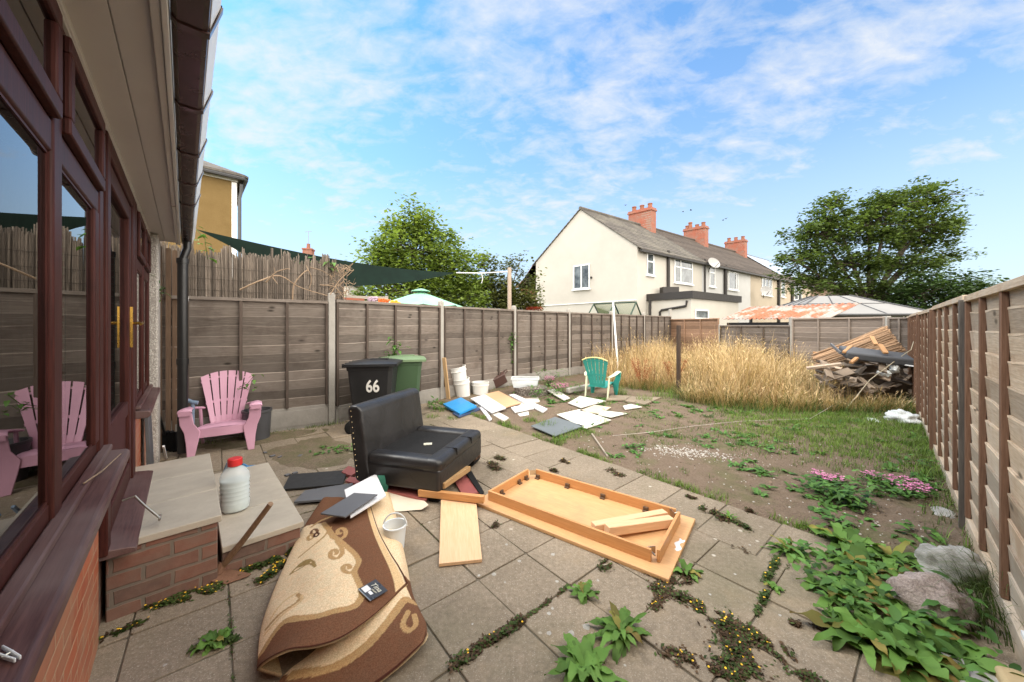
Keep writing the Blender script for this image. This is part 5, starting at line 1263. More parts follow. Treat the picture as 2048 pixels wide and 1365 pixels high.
tag(b.build('creeping_weed', [M['creep_green'], M['creep_brown'], M['yellow_petal']], flat=True), 'creeping weed with tiny yellow flowers along the slab joints', 'creeping weed', kind='stuff')
# dirt washed over the slabs near the pink chair
n = NT('loose_dirt'); f = n.noise(5,6,.7); g = n.noise(50,4,.7); n.bump(g,.5,.01)
M['dirt'] = n.fin(n.mix(n.ramp(f,[(.4,0.0),(.65,.6)]), n.ramp(g,[(.3,(.10,.075,.05)),(.7,(.20,.155,.11))]), (.085,.09,.035)), .95, .15)
def dirt(pts, z=.009):
    L = [G(*p) for p in pts]; c = sum(L, Vector())/len(L); m = len(L)*6; ring = []
    for i in range(m):
        t = i/6; p = crl(L+[L[0]], (t/len(L)))
        k = 1+.16*noise.noise(Vector((p.x*4,p.y*4,3)))+.1*noise.noise(Vector((p.x*14,p.y*14,1))); ring.append(c+(p-c)*k)
    b = MB(); vs = [c+Vector((0,0,z+.01))]+[c.lerp(p,.6)+Vector((0,0,z+.006)) for p in ring]+[p+Vector((0,0,-.004)) for p in ring]
    fs = [(0,1+i,1+(i+1)%m) for i in range(m)]+[(1+i,1+m+i,1+m+(i+1)%m,1+(i+1)%m) for i in range(m)]
    b.add(vs, fs); tag(b.build('dirt', M['dirt'], angle=180), kind='structure')
dirt([(520,905),(580,885),(640,872),(700,880),(720,905),(690,935),(600,940),(540,925)])
dirt([(330,905),(420,880),(520,868),(640,856),(670,862),(560,885),(430,905)])
dirt([(870,815),(960,838),(1010,852),(1040,842),(1080,815),(1060,795),(950,790)])
dirt([(1085,830),(1160,790),(1260,790),(1330,800),(1240,835),(1170,850)])
# clods of earth on the bare soil
b = MB()
for k in range(2600):
    x, y = ruf(.3,7.8), ruf(2.2,8.0); q = Vector((x,y,0))
    if q.dot(SN) < EDGE+.05 or not in_garden(q,.05): continue
    s = ruf(.005,.02)*(1.6 if rv.random()<.07 else 1); b.tint = ruf(.55,1.5); q.z = soil_z(x,y); 
    b.box(q, (s*ruf(.8,1.6),s,s*.8), (ruf(-.6,.6),ruf(-.6,.6),ruf(0,3)), None, ruf(.4,.8))
tag(b.build('earth_clods', plain('earth_clod', (.17,.125,.09), .95, .1, var=.3), angle=60), 'small clods of earth and stones on the bare soil', 'clods', kind='stuff')
# plaster crumbs on the soil
b = MB()
for k in range(420):
    u = rv.gauss(0,1); q = G(1375+u*44+ruf(-10,10), 911+u*5.5+rv.gauss(0,5)); s = ruf(.004,.016)
    q.z = soil_z(q.x,q.y)+.002; b.box(q, (s*ruf(.6,1.6),s,s*.5), (ruf(-.4,.4),ruf(-.4,.4),ruf(0,3)))
for k in range(420):
    q = G(ruf(1150,1850), ruf(850,1100)); 
    if q.dot(SN) < EDGE+.05: continue
    s = ruf(.005,.014); q.z = soil_z(q.x,q.y)+.002; b.box(q, (s,s*ruf(.6,1.4),s*.5), (0,0,ruf(0,3)))
tag(b.build('plaster_crumbs', plain('plaster', (.48,.45,.40), .9), flat=True), 'white plaster crumbs scattered on the bare soil', 'crumbs', kind='stuff')
# pink flowering plants
def pinkplant(px_, py_, r_, n_, label, h=.10):
    q = G(px_,py_); b = MB()
    for k in range(n_*3):
        a = ruf(0,6.28); k2 = r_*math.sqrt(rv.random()); leaf(b, (k2*math.cos(a),k2*math.sin(a),ruf(.0,h*.8)), ruf(0,6.28), ruf(.03,.06), ruf(.015,.03), ruf(.1,.7), .3, 0, ruf(.6,1.2), .1, 3)
    for k in range(14):
        a = ruf(0,6.28); k2 = r_*.95*math.sqrt(rv.random()); b.tube([(0,0,.0),(k2*.5*math.cos(a),k2*.5*math.sin(a),h*.5),(k2*math.cos(a),k2*math.sin(a),h)], .004, 4, True, 0, .6)
    for k in range(n_*2):
        a = ruf(0,6.28); k2 = r_*.9*math.sqrt(rv.random()); c = Vector((k2*math.cos(a),k2*math.sin(a),h*ruf(.8,1.2))); s = ruf(.010,.02)
        for j in range(4):
            a2 = j*1.57+ruf(0,.5); e = Vector((math.cos(a2),math.sin(a2),.4))*s; f_ = Vector((-e.y,e.x,0))*.5; b.add([c, c+e*.6+f_, c+e, c+e*.6-f_], [(0,1,2,3)], 1, ruf(.7,1.5))
    tag(b.build('flowering_plant', [M['weed'], M['pink_petal']], None, q, angle=180), label, 'plant')
pinkplant(1655,972,.14,40,'pink flowering weed on the soil in the middle, left of the others')
pinkplant(1745,968,.10,12,'thin pink flowering weed between the two bigger clumps')
pinkplant(1815,988,.20,70,'largest pink flowering weed, near the right fence')
pinkplant(1118,790,.24,80,'pink flowering plants between stump and teal chair',.22)
pinkplant(1098,776,.16,70,'pale pink flowering plant right behind the concrete stump',.25)
# pale lichen and droppings on the slabs
b = MB(); patio_ = bpy.data.objects['patio']; bpy.context.view_layer.update()
for (px_,py_,r_) in ((1173,1254,.020),(1143,1267,.017),(1098,1267,.012),(1098,1227,.011),(1105,1217,.008),(1106,1110,.014),(1039,1123,.012),(988,1149,.014),(958,1152,.010),(1013,1091,.010),(1114,1164,.011),(1196,1161,.009),(1010,1165,.006),(1060,1015,.01),(1150,985,.012),(1300,1010,.01),(1560,1230,.008),(1420,1190,.008),(1250,1330,.006),(945,1250,.006),(1330,1100,.01),(1470,1150,.008),(330,1330,.008),(1500,1090,.008)):
    q = G(px_,py_,.004); ph = ruf(0,9); drop = lambda v: Vector((v.x,v.y,patio_.ray_cast(Vector((v.x,v.y,1)),Vector((0,0,-1)))[1].z+.0015))
    b.add([drop(v) for v in [q]+[q+Vector((math.cos(t)*r_,math.sin(t)*r_,0))*(1+.3*noise.noise(Vector((math.cos(t)*1.5+ph,math.sin(t)*1.5,ph)))) for t in [2*PI*i/14 for i in range(14)]]], [(0,1+i,1+(i+1)%14) for i in range(14)])
tag(b.build('lichen', plain('pale_lichen', (.36,.34,.30), .95, .1, var=.35, scale=60), angle=180), 'pale lichen spots on the paving slabs', 'lichen', kind='stuff')
# climbing shoots on and over the fence
def climber(name, pts, n_, size, label, spread=.08):
    b = MB(); L = [D(*p) for p in pts]; b.tube([p for p in L], .004, 5, tint=.6)
    for k in range(n_):
        t = rv.random(); q = crl(L, t) + Vector((rv.gauss(0,spread),rv.gauss(0,spread*.4),rv.gauss(0,spread)))
        leaf(b, q, ruf(0,6.28), size*ruf(.7,1.3), size*.6, ruf(-.3,.6), ruf(.1,.9), 0, ruf(.6,1.35), .1, 4)
    tag(b.build(name, [M['weed']], angle=180), label, 'climber')
climber('climbing_plant', [(478,775,4.95),(495,768,4.95),(508,752,5.0)], 16, .07, 'bright green shoot on the fence beside the pink chair', .05)
climber('climbing_plant', [(780,716,6.3),(792,702,6.3),(800,690,6.35)], 34, .10, 'yellow green shoot growing up behind the green bin', .07)
climber('climbing_plant', [(1024,730,9.4),(1022,690,9.4),(1026,665,9.4)], 46, .09, 'dark ivy hanging on the concrete fence post past the brown basket', .06)
climber('climbing_plant', [(1012,628,9.4),(1014,640,9.4)], 12, .09, 'small green sprig hanging over the fence top below the pole', .05)
climber('climbing_plant', [(386,452,4.9),(410,478,4.95),(415,520,5.0)], 14, .09, 'thin creeper dangling beside the gutter end', .05)
climber('climbing_plant', [(288,566,4.0),(300,562,4.05),(318,580,4.15),(330,575,4.2)], 22, .08, 'green creeper poking round the pebbledash pier', .05)
climber('climbing_plant', [(610,532,5.9),(650,530,6.0),(668,540,6.0)], 20, .11, 'fresh green leaves on top of the reed screen', .06)
# ================================================================= beyond the fences
rb = random.Random(23)
def rf_(a, b): return rb.uniform(a, b)
# reed screen behind the first fence panels, with vines
fd = (LP[0]-L0).normalized(); fn_ = Vector((-fd.y, fd.x, 0)); fd2 = (LP[1]-LP[0]).normalized()
b = MB(); M['reed_grey'] = woodm('grey_reed', (.10,.080,.066), (.25,.205,.165), 2, .85, fine=90, bump=.3)
ln = 2.95
for row, (off, n_) in enumerate(((.17,420),(.20,330))):
    for k in range(n_):
        t = ln*k/n_; p = L0 - fd*.35 + fd*t + fn_*(off+rf_(-.012,.012)); u = k/n_
        zt = 2.72 - .10*u + .09*noise.noise(Vector((t*1.3,row,0))) + .10*(noise.noise(Vector((t*7,row,4))) > .12) + rf_(-.06,.03)
        if noise.noise(Vector((t*5,row,9))) > .35: zt -= .15
        if u > .9: p = p + fn_*(u-.9)*1.0
        l = Vector((rf_(-.05,.05),rf_(-.05,.05),0)) * (0 if rb.random() < .8 else 1)
        b.tube([p+Vector((0,0,1.35)), p+l+Vector((0,0,zt))], rf_(.004,.0075), 4, True, None, rf_(.55,1.45))
for z in (1.95,2.12,2.28,2.45): b.tube([L0-fd*.3+fn_*.155+Vector((0,0,z)), LP[0]+fn_*.155+Vector((0,0,z-.03))], .003, 4, tint=.4)
tag(b.build('reed_screen', M['reed_grey']), 'grey brown reed screen standing above the fence next to the house', 'screen')
b = MB(); M['twig'] = woodm('bare_vine', (.20,.13,.08), (.36,.26,.17), 2, .8)
def vine(pts, r): b.tube([crl([D(*p) for p in pts], i/14) for i in range(15)], [r*(1-.6*i/14) for i in range(15)], 6, tint=rf_(.7,1.2))
vine([(480,580,5.0),(520,562,5.05),(560,552,5.2),(600,575,5.4),(655,592,5.65)], .012)
vine([(532,565,5.1),(552,545,5.1),(575,538,5.15),(580,540,5.15)], .010)
vine([(545,555,5.1),(556,569,5.1)], .007); vine([(550,545,5.1),(548,535,5.1)], .006)
vine([(585,600,5.3),(588,570,5.3),(605,548,5.35),(617,542,5.4),(623,560,5.45),(618,578,5.45)], .011)
vine([(617,542,5.4),(612,530,5.4)], .007); vine([(620,535,5.5),(650,545,5.6),(680,570,5.7)], .008)
vine([(660,590,5.7),(680,560,5.75),(700,540,5.8),(690,530,5.8)], .009); vine([(640,570,5.6),(670,575,5.7),(690,600,5.7)], .009)
for k in range(40):
    x, y, d = rf_(655,700), rf_(540,600), rf_(5.7,6.1); vine([(x,y,d),(x+rf_(-14,14),y+rf_(-14,6),d),(x+rf_(-24,24),y+rf_(-24,10),d+rf_(-.1,.1))], .006)
tag(b.build('dry_vine', M['twig']), 'tangle of bare dry vine stems over the reed screen', 'vine')
# posts and planks between house and fence
b = MB()
for k, (s, n_) in enumerate(((6.25,-.30),(6.33,-.24),(6.43,-.16),(6.55,-.1))): b.tint = rf_(.7,1.2); p = W(s,n_); b.box(p+Vector((0,0,1.3)), (.07,.05,2.6), (0,0,HA))
tag(b.build('wooden_trellis', woodm('old_brown_timber', (.075,.045,.028),(.15,.095,.06),2,.85,bump=.4)), 'old brown timber boards closing the gap between house and fence', 'trellis')
# shade sail
n = NT('green_shade_net'); f = n.noise(4,4); M['sail'] = n.fin(n.ramp(f, [(.3,(.002,.009,.006)),(.7,(.004,.015,.010))]), .8, .2)
C1, C2, C3, C4 = D(392,459,6.4), D(913,546,11.0), D(735,592,8.6), D(470,560,6.9)
def sail(u, v):
    top = C1.lerp(C2, u); bot = C4.lerp(C3, min(1,u*1.0)) if u < 1 else C3
    bot = C4*(1-u)*(1-u)+ C3*2*u*(1-u)+ C2*u*u if True else bot
    if u == 0: pass
    p = top.lerp(bot, v); e = Vector((0,0,-.16*math.sin(u*PI)*(1-v)))
    edge = .30*math.sin(v*PI)*(1-u)**3
    return p + e + (C2-C1).normalized()*edge*1.6
b = MB(); b.grid(sail, 40, 20); o = tag(b.build('shade_sail', M['sail'], angle=180), 'dark green shade sail stretched above the neighbouring garden', 'shade sail')
P_ = Vector(((1019-1024)/F*9.9, 9.9, 0))
b = MB(); b.tube([P_, P_+Vector((0,0,3.2))], .055, 10); b.tube([P_+Vector((0,0,3.2)),P_+Vector((0,0,3.21))], .05, 10); tag(b.build('wooden_pole', woodm('pale_pole',(.27,.20,.15),(.42,.34,.27),2,.8)), 'round wooden pole above the fence holding the sail cord', 'pole')
b = MB(); e_ = P_+Vector((0,0,3.10)); b.tube([C2, C2.lerp(e_,.5)+Vector((0,0,-.03)), e_], .016, 6); b.tube([C2.lerp(e_,.5)+Vector((0,0,-.03)), C2.lerp(e_,.52)+Vector((.0,0,-.2)), C2.lerp(e_,.5)+Vector((0,0,-.32))], .012, 5)
tag(b.build('rope', M['white_trim']), 'white rope from shade sail to wooden pole', 'rope')
# parasol
um = empty('parasol', (-2.45,9.6,0), .3, 'mint green garden parasol open above the fence', 'parasol')
n = NT('mint_canopy'); f = n.noise(3,3); M['mint'] = n.fin(n.ramp(f, [(.3,(.20,.42,.30)),(.7,(.27,.48,.36))]), .8, .2)
b = MB(); ns = 8
for k in range(ns):
    a0, a1 = 2*PI*k/ns, 2*PI*(k+1)/ns
    b.grid(lambda u,v: (lambda e0,e1: e0.lerp(e1,u)+Vector((0,0,-.035*math.sin(u*PI)*v)))(Vector((math.cos(a0)*1.15*v,math.sin(a0)*1.15*v,2.52-.40*v+.0*v*v)), Vector((math.cos(a1)*1.15*v,math.sin(a1)*1.15*v,2.52-.40*v))), 6, 8, .004)
b.build('canopy', M['mint'], um, angle=20)
b = MB(); b.lathe([(.0,2.60),(.1,2.585),(.24,2.54),(.25,2.52)], 8); b.build('vent', M['mint'], um)
b = MB(); b.tube([(0,0,0),(0,0,2.6)], .022, 8); b.build('pole', M['steel'], um)
for k in range(ns):
    a = 2*PI*k/ns; b = MB(); b.tube([(0,0,2.49),(math.cos(a)*1.13,math.sin(a)*1.13,2.09)], .008, 5); b.build('rib', M['steel'], um)
# pallet planter and flowers
b = MB()
for i in range(7): b.bx(-.45,.45,-.02,.02,.3*0+1.55+.11*i,1.55+.11*i+.07)
b.bx(-.45,-.38,.021,.05,0,2.3); b.bx(.38,.45,.021,.05,0,2.3); pz = D(735,590,8.2); tag(b.build('pallet', woodm('grey_pallet',(.22,.19,.16),(.38,.34,.3),0,.9), None, (pz.x,pz.y,0), .35), 'grey wooden pallet standing behind the fence under the shade sail', 'pallet')
b = MB()
for i in range(6): b.bx(-.30,.30,-.02,.02,1.75+.075*i,1.75+.075*i+.045)
pz = D(700,600,7.3); tag(b.build('slatted_planter', plain('terracotta_slat',(.28,.09,.05),.8,var=.4), None, (pz.x,pz.y,.0), .9), 'terracotta slatted planter peeping over the fence beside the reed screen', 'planter')
def flowerhead(pts, cols, label):
    for (px_,py_,d,r_,c) in pts:
        b = MB()
        for k in range(26): b.blob(D(px_+rf_(-r_,r_),py_+rf_(-r_*.4,r_*.4),d), (.04,.04,.03), 1, .4, k)
        o = b.build('flowers', plain('petals', c, .6, var=.3), None); tag(o, label[c], 'flowers')
oc, yc, pc = (.62,.13,.02), (.70,.36,.02), (.36,.26,.33)
flowerhead([(768,603,7.6,9,oc),(790,606,7.6,8,yc),(745,599,7.6,8,pc)], None, {oc:'orange flowers showing over the fence by the parasol', yc:'yellow flowers showing over the fence under the parasol edge', pc:'pale mauve flowers showing over the fence by the pallet'})
# ---- trees
M['bark'] = woodm('bark', (.06,.045,.035), (.13,.10,.08), 2, .9, bump=.8)
M['leaf_cherry'] = leafm('cherry_leaf', (.15,.225,.045), (.26,.34,.09), .45, .45, .3)
M['leaf_dark'] = leafm('dark_leaf', (.028,.058,.018), (.06,.10,.028), .3, .5, .25)
M['leaf_mid'] = leafm('mid_leaf', (.068,.112,.032), (.14,.195,.055), .4, .5, .25)
M['leaf_bronze'] = leafm('bronze_leaf', (.085,.105,.032), (.16,.17,.055), .35, .5, .25)
def tree(base, trunk_top, lobes, ncl, per, ls, crad, mat, label, name='tree', trunk_r=.15, flat=.7, branchy=True, droop=.3, shell=.45):
    r = empty(name, base, 0, label, 'tree'); base = Vector(base); tt = Vector(trunk_top)
    tb_ = MB(); mid = (tt*.5)+Vector((rf_(-.15,.15),rf_(-.15,.15),0)); tb_.tube([Vector((0,0,0)), mid, tt], [trunk_r, trunk_r*.8, trunk_r*.6], 10)
    lf_ = MB(); tot = sum(l[1][0]*l[1][2]*l[2] for l in lobes)
    for (c, rad, wgt) in lobes:
        c = Vector(c); n_ = max(2, int(ncl*rad[0]*rad[2]*wgt/tot))
        m1 = tt.lerp(c,.55)+Vector((0,0,-.1*rad[2])); tb_.tube([tt*.9, m1, c], [trunk_r*.45, trunk_r*.3, trunk_r*.15], 7)
        for i in range(n_):
            d = Vector((rb.gauss(0,1),rb.gauss(0,1),rb.gauss(0,1))).normalized(); k = (shell+(1-shell)*rb.random()) * (1+.25*noise.noise(d*1.7+c))
            q = c + Vector((d.x*rad[0]*k, d.y*rad[1]*k, d.z*rad[2]*k))
            if branchy and i % 3 == 0: tb_.tube([c, c.lerp(q,.6)+Vector((0,0,.08)), q], [trunk_r*.14, trunk_r*.09, trunk_r*.03], 5)
            tint0 = rf_(.70,1.22)
            cr_ = crad*rf_(.6,1.3)
            for j in range(int(per*rf_(.6,1.3))):
                o = Vector([max(-1.7*cr_, min(1.7*cr_, rb.gauss(0,cr_))) for _ in range(3)]); o.z *= flat; p = q+o; a = rf_(0,6.28); s = ls*rf_(.45,1.35)
                e = Vector((math.cos(a), math.sin(a), rf_(-droop-.5,.35))).normalized()*s; f_ = Vector((-math.sin(a), math.cos(a), rf_(-.5,.5)))*s*.36
                lf_.add([p, p+e*.5+f_, p+e, p+e*.5-f_], [(0,1,2,3)], 0, tint0*rf_(.75,1.3))
    tb_.build('trunk', M['bark'], r); lf_.build('crown', [mat], r, flat=True); return r
tree((-4.0,14.2,0), (.1,0,2.2), [((.1,0,4.5),(1.6,1.5,1.5),1.2),((-1.1,.1,3.9),(1.3,1.2,1.0),1),((1.6,0,3.8),(1.4,1.2,1.2),1.1),((-1.3,0,4.6),(.7,.7,.5),.8),((2.1,0,2.8),(1.2,1.0,.9),1),((.3,-.2,5.6),(.8,.8,.9),.9),((-.4,-.3,2.9),(1.6,1.2,.9),1),((1.2,.1,2.8),(1.5,1.2,.9),1),((-1.75,0,3.5),(.5,.6,.35),.7),((-1.5,0,4.7),(.45,.5,.3),.6),((1.3,0,5.0),(.6,.6,.5),.7),((-.55,0,5.7),(.3,.4,.5),.6),((-1.9,0,2.5),(.7,.6,.5),.7)], 760, 42, .15, .23, M['leaf_cherry'], 'bright green cherry tree behind the shade sail', 'cherry_tree', .13, .8)
tree((-.55,15.2,0), (.1,0,2.0), [((-.3,0,2.9),(1.2,1.0,1.1),1.3),((.6,0,2.5),(1.1,.9,1.0),1.3),((-.6,0,4.0),(.6,.6,.6),.7),((.4,0,4.0),(.8,.5,.30),.45),((.9,0,4.35),(.6,.4,.18),.4),((1.2,0,3.6),(.5,.4,.3),.5),((1.45,0,2.9),(.35,.4,.5),.5)], 260, 44, .14, .20, M['leaf_bronze'], 'darker arching tree right of the cherry tree', 'tree', .09, .8)
tree((1.0,16.4,0), (0,0,.8), [((0,0,1.6),(.85,.8,.75),1),((.35,0,1.3),(.7,.7,.6),.8)], 90, 40, .12, .2, M['leaf_mid'], 'rounded green shrub before the cream gable wall', 'shrub', .06, .9)
tree((-.5,13.4,0), (0,0,.8), [((0,0,1.7),(1.0,.5,.5),1),((-1.3,0,1.6),(.8,.5,.5),1)], 70, 40, .12, .2, M['leaf_cherry'], 'yellow green hedge top just behind the fence', 'hedge', .06, .9)
b = MB()
for k in range(160): q = D(1068+rf_(-16,16), 619+rf_(-4,5), 14.5+rf_(-.2,.2)); leaf(b, q, rf_(0,6.28), .16, .05, .4, .3, 0, rf_(.7,1.3))
tag(b.build('red_shrub', leafm('red_leaf', (.38,.045,.035), (.50,.09,.05), .2)), 'red leaved plant showing over the fence before the gable', 'plant')
tree((20.4,20.2,0), (-.3,0,3.0), [((-.2,0,7.2),(2.5,2.2,1.5),1.1),((-3.0,0,6.7),(1.9,1.7,1.6),1),((2.5,0,7.0),(2.3,1.9,1.5),1.1),((-4.3,0,5.2),(1.5,1.4,1.0),.9),((.9,0,8.4),(1.9,1.6,1.0),.9),((3.4,0,8.9),(1.4,1.2,1.0),.8),((-2.3,0,8.2),(1.3,1.2,.9),.8),((-1.2,0,5.0),(2.2,1.5,1.0),.9),((1.7,0,5.0),(2.2,1.5,1.0),.9),((4.2,0,5.6),(1.2,1.1,.8),.6),((-3.0,0,3.9),(1.9,1.3,.9),.9),((-.6,0,3.6),(1.8,1.3,.8),.8),((1.6,0,3.5),(1.6,1.3,.8),.8),((4.5,0,7.4),(.8,.8,.6),.5)], 760, 50, .19, .23, M['leaf_mid'], 'large spreading tree behind the back fence on the right', 'tree', .26, .6, shell=.35)
tree((21.6,18.4,0), (0,0,1.8), [((-.5,0,3.3),(1.7,1.4,1.3),1),((1.2,0,3.2),(1.5,1.3,1.2),1),((-1.4,0,2.4),(1.2,1.0,1.0),.8),((1.9,0,2.3),(1.0,1.0,.9),.8)], 230, 46, .18, .27, M['leaf_dark'], 'dark rounded tree in front of the large spreading tree', 'tree', .15, .8)
tree((32.0,24,0), (0,0,2.0), [((0,0,3.6),(1.6,1.3,1.2),1),((1.6,0,3.3),(1.4,1.2,1.0),1),((-1.2,0,3.0),(1.1,1.0,.9),.9)], 110, 40, .24, .32, M['leaf_mid'], 'small rounded tree farthest right over the fence', 'tree', .13, .8)
# ---- terrace across the gardens
A = Vector((6.9,19.7,0)); Rr = Vector((.804,.594,0)); Gv = Vector((-.711,.703,0)); Ot = Vector((.594,-.804,0))
EV, RG, WD = 6.0, 8.9, 7.36
def T(s, w_, z): return A+Rr*s+Gv*w_+Vector((0,0,z))
def ws(px_): r = (px_-1024)/F; return (r*19.7-6.9)/(.804-.594*r)
def wz(px_, py_): s = ws(px_); return HC-(py_-HY)/F*(19.7+.594*s)
cream_w, white_w, beige_w, tan_w = [plain(n_, c, .9, .2, var=.12, scale=1.1, bump=.3, bscale=30) for n_, c in (('cream_render',(.46,.432,.385)),('white_render',(.50,.495,.485)),('beige_render',(.40,.34,.265)),('buff_render',(.40,.33,.25)))]
n = NT('old_slate_roof'); f = n.noise(1.0,6,.65); g = n.noise(9,5,.6)
M['slate'] = n.fin(n.mix(n.ramp(f,[(.42,0.0),(.62,.8)]), n.ramp(g,[(.3,(.062,.055,.05)),(.7,(.125,.112,.10))]), n.ramp(g,[(.3,(.11,.10,.085)),(.7,(.18,.165,.135))])), .9, .2, 0, True)
M['tile'] = plain('grey_brown_tile', (.082,.067,.057), .9, .2, var=.35, scale=5)
M['chim_brick'] = brickm('red_chimney_brick', [(.30,.075,.04),(.22,.06,.035),(.36,.12,.07)], (.26,.20,.16), .24,.08,.008, .9)
M['pot'] = plain('terracotta_pot', (.24,.09,.05), .85, var=.3)
M['upvc'] = plain('white_window_frame', (.78,.78,.77), .4, var=.03)
n = NT('dark_pane'); f = n.noise(2,4); M['pane'] = n.fin(n.ramp(f,[(.35,(.03,.035,.04)),(.7,(.16,.18,.19))]), .08, .6)
M['dark_trim'] = plain('black_timber_trim', (.022,.018,.016), .6, var=.2)
def winbox(root, org, ux, out, x0, x1, z0, z1, bars=(), split=None, fr=None):
    o = org; fw = .07
    def q(b, xa, xb, za, zb, d0, d1): 
        b.prism([o+ux*xa+Vector((0,0,za))+out*d0, o+ux*xb+Vector((0,0,za))+out*d0, o+ux*xb+Vector((0,0,zb))+out*d0, o+ux*xa+Vector((0,0,zb))+out*d0], out*(d1-d0))
    b = MB(); q(b,x0,x1,z0,z0+fw,.01,.05); q(b,x0,x1,z1-fw,z1,.01,.05); q(b,x0,x0+fw,z0+fw,z1-fw,.01,.05); q(b,x1-fw,x1,z0+fw,z1-fw,.01,.05)
    for t in bars: xx = x0+(x1-x0)*t; q(b,xx-.035,xx+.035,z0+fw,z1-fw,.012,.052)
    if split: zz = z0+(z1-z0)*split; q(b,x0+fw,x1-fw,zz-.035,zz+.035,.011,.051)
    w_ = b.build('window', fr or M['upvc'], root)
    b = MB(); q(b,x0+fw,x1-fw,z0+fw,z1-fw,.004,.02); b.build('pane', M['pane'], w_)
    b = MB(); q(b,x0-.06,x1+.06,z0-.08,z0-.004,.003,.12); b.build('sill', M['upvc'], w_)
def terrace(s0, s1, wall, roofm, label, gable=False):
    r = empty('terraced_house', T(s0,0,0), 0, label, 'house', 'terraced houses beyond the back fence'); O = T(s0,0,0)
    L = lambda s, w_, z: T(s,w_,z)-O
    b = MB(); b.prism([L(s0,0,-.1),L(s0,WD,-.1),L(s0,WD,EV),L(s0,WD/2,RG-.06),L(s0,0,EV)], Rr*(s1-s0-.003)); b.build('wall', wall, r)
    b = MB(); ov = .28; k = (RG-EV)/(WD/2); s_ = s0-(.08 if gable else 0)
    for sg in (0,1):
        e0 = (-ov, EV-ov*k+.05) if sg == 0 else (WD+ov, EV-ov*k+.05)
        nc = 16
        for i in range(nc):
            a = i/nc; c = (i+1)/nc; w0 = e0[0]+(WD/2-e0[0])*a; w1 = e0[0]+(WD/2-e0[0])*c; z0 = e0[1]+(RG-e0[1])*a; z1 = e0[1]+(RG-e0[1])*c
            b.tint = rf_(.85,1.15); p = [L(s_,w0,z0+.035), L(s_,w1,z1+.005), L(s_,w1,z1-.05), L(s_,w0,z0-.02)]; b.prism(p, Rr*(s1-s_-.003))
    b.tint = 1.1; b.tube([L(s_,WD/2,RG+.03), L(s1,WD/2,RG+.03)], .11, 8)
    ro_ = b.build('roof', roofm, r, angle=20)
    b = MB(); e = [L(s0,-ov+.0,EV-ov*k-.10), L(s0,-ov+.0,EV-ov*k+.03), L(s0,-ov+.12,EV-ov*k+.03), L(s0,0,EV-.12),]
    b.prism([L(s0,-ov-.02,EV-ov*k-.11),L(s0,-ov-.02,EV-ov*k+.02),L(s0,-ov+.10,EV-ov*k+.02),L(s0,-ov+.10,EV-ov*k-.11)], Rr*(s1-s0-.01)); b.build('gutter', M['dark_trim'], r)
    return r, ro_, O
def chimney(root, roof, O, s, pots, h=1.15):
    b = MB(); c = T(s,WD/2,0)-O
    def bx_(ds, dw, z0, z1): b.prism([c+Rr*-ds+Gv*-dw+Vector((0,0,z0)), c+Rr*ds+Gv*-dw+Vector((0,0,z0)), c+Rr*ds+Gv*dw+Vector((0,0,z0)), c+Rr*-ds+Gv*dw+Vector((0,0,z0))], (0,0,z1-z0))
    bx_(.32,.85,RG-.7,RG+h-.22); bx_(.38,.91,RG+h-.218,RG+h-.12); bx_(.34,.87,RG+h-.118,RG+h)
    ch = b.build('chimney', M['chim_brick'], roof)
    b = MB()
    for w_, ph in pots:
        q = c+Gv*w_+Vector((0,0,RG+h)); b.lathe([(.17,0),(.14,ph*.8),(.17,ph*.82),(.17,ph),(.11,ph),(.11,ph-.1)], 12, q)
    b.build('chimney_pot', M['pot'], roof)
def dpipe(root, O, s, z0, z1, r_=.07):
    b = MB(); b.tube([T(s,0,z0)-O+Ot*.1, T(s,0,z1)-O+Ot*.1], r_, 8); b.build('drainpipe', M['dark_trim'], root)
r1, f1, O1 = terrace(0,7.3,cream_w,M['slate'],'cream rendered end of terrace house with a plain gable wall',True)
for (a, c, t_, bt, bars, sp) in ((1293,1307,506,550,(),.62),(1348,1384,517,565,(.33,),.66)): winbox(r1, A-O1, Rr, Ot, ws(a), ws(c), wz(a,bt), wz(a,t_), bars, sp)
def gw(px_): r = (px_-1024)/F; return (6.9-19.7*r)/(.711+.703*r)
Og = Vector((-.703,-.711,0)); ga, gb_ = gw(1180), gw(1147); dgp = 19.7+.703*ga
winbox(r1, A-O1, Gv, Og, ga, gb_, HC-(577-HY)/F*dgp, HC-(528-HY)/F*dgp, (.5,))
chimney(r1,f1,O1,6.5,((-.6,.35),(0,.35),(.6,.38)))
dpipe(r1,O1,ws(1334),3.3,EV+.1,.09)
b = MB(); b.tube([A-O1+Og*.03+Gv*.05+Vector((0,0,3.02)), A-O1+Og*.03+Gv*(WD-.05)+Vector((0,0,2.95))], .022, 6); b.build('cable', M['upvc'], r1)
b = MB(); b.blob(A-O1+Og*.05+Gv*gw(1183)+Vector((0,0,wz(1275,542)-.1)), (.08,.08,.08), 1, .1); b.build('vent', M['dark_trim'], r1)
r2, f2, O2 = terrace(7.303,15.3,white_w,M['tile'],'white rendered mid terrace house with dark window surrounds')
winbox(r2, A-O2, Rr, Ot, ws(1418), ws(1429), wz(1418,573), wz(1418,533), (), .7); winbox(r2, A-O2, Rr, Ot, ws(1456), ws(1475), wz(1456,579), wz(1456,543), (.8,))
chimney(r2,f2,O2,14.4,((-.6,.35),(-.1,.25),(.45,.55),(.7,.3)))
dpipe(r2,O2,ws(1407),3.0,EV+.1,.06); dpipe(r2,O2,ws(1448),3.0,EV,.12)
r3, f3, O3 = terrace(15.303,23.2,beige_w,M['tile'],'beige rendered terrace house half hidden by the gazebo roof')
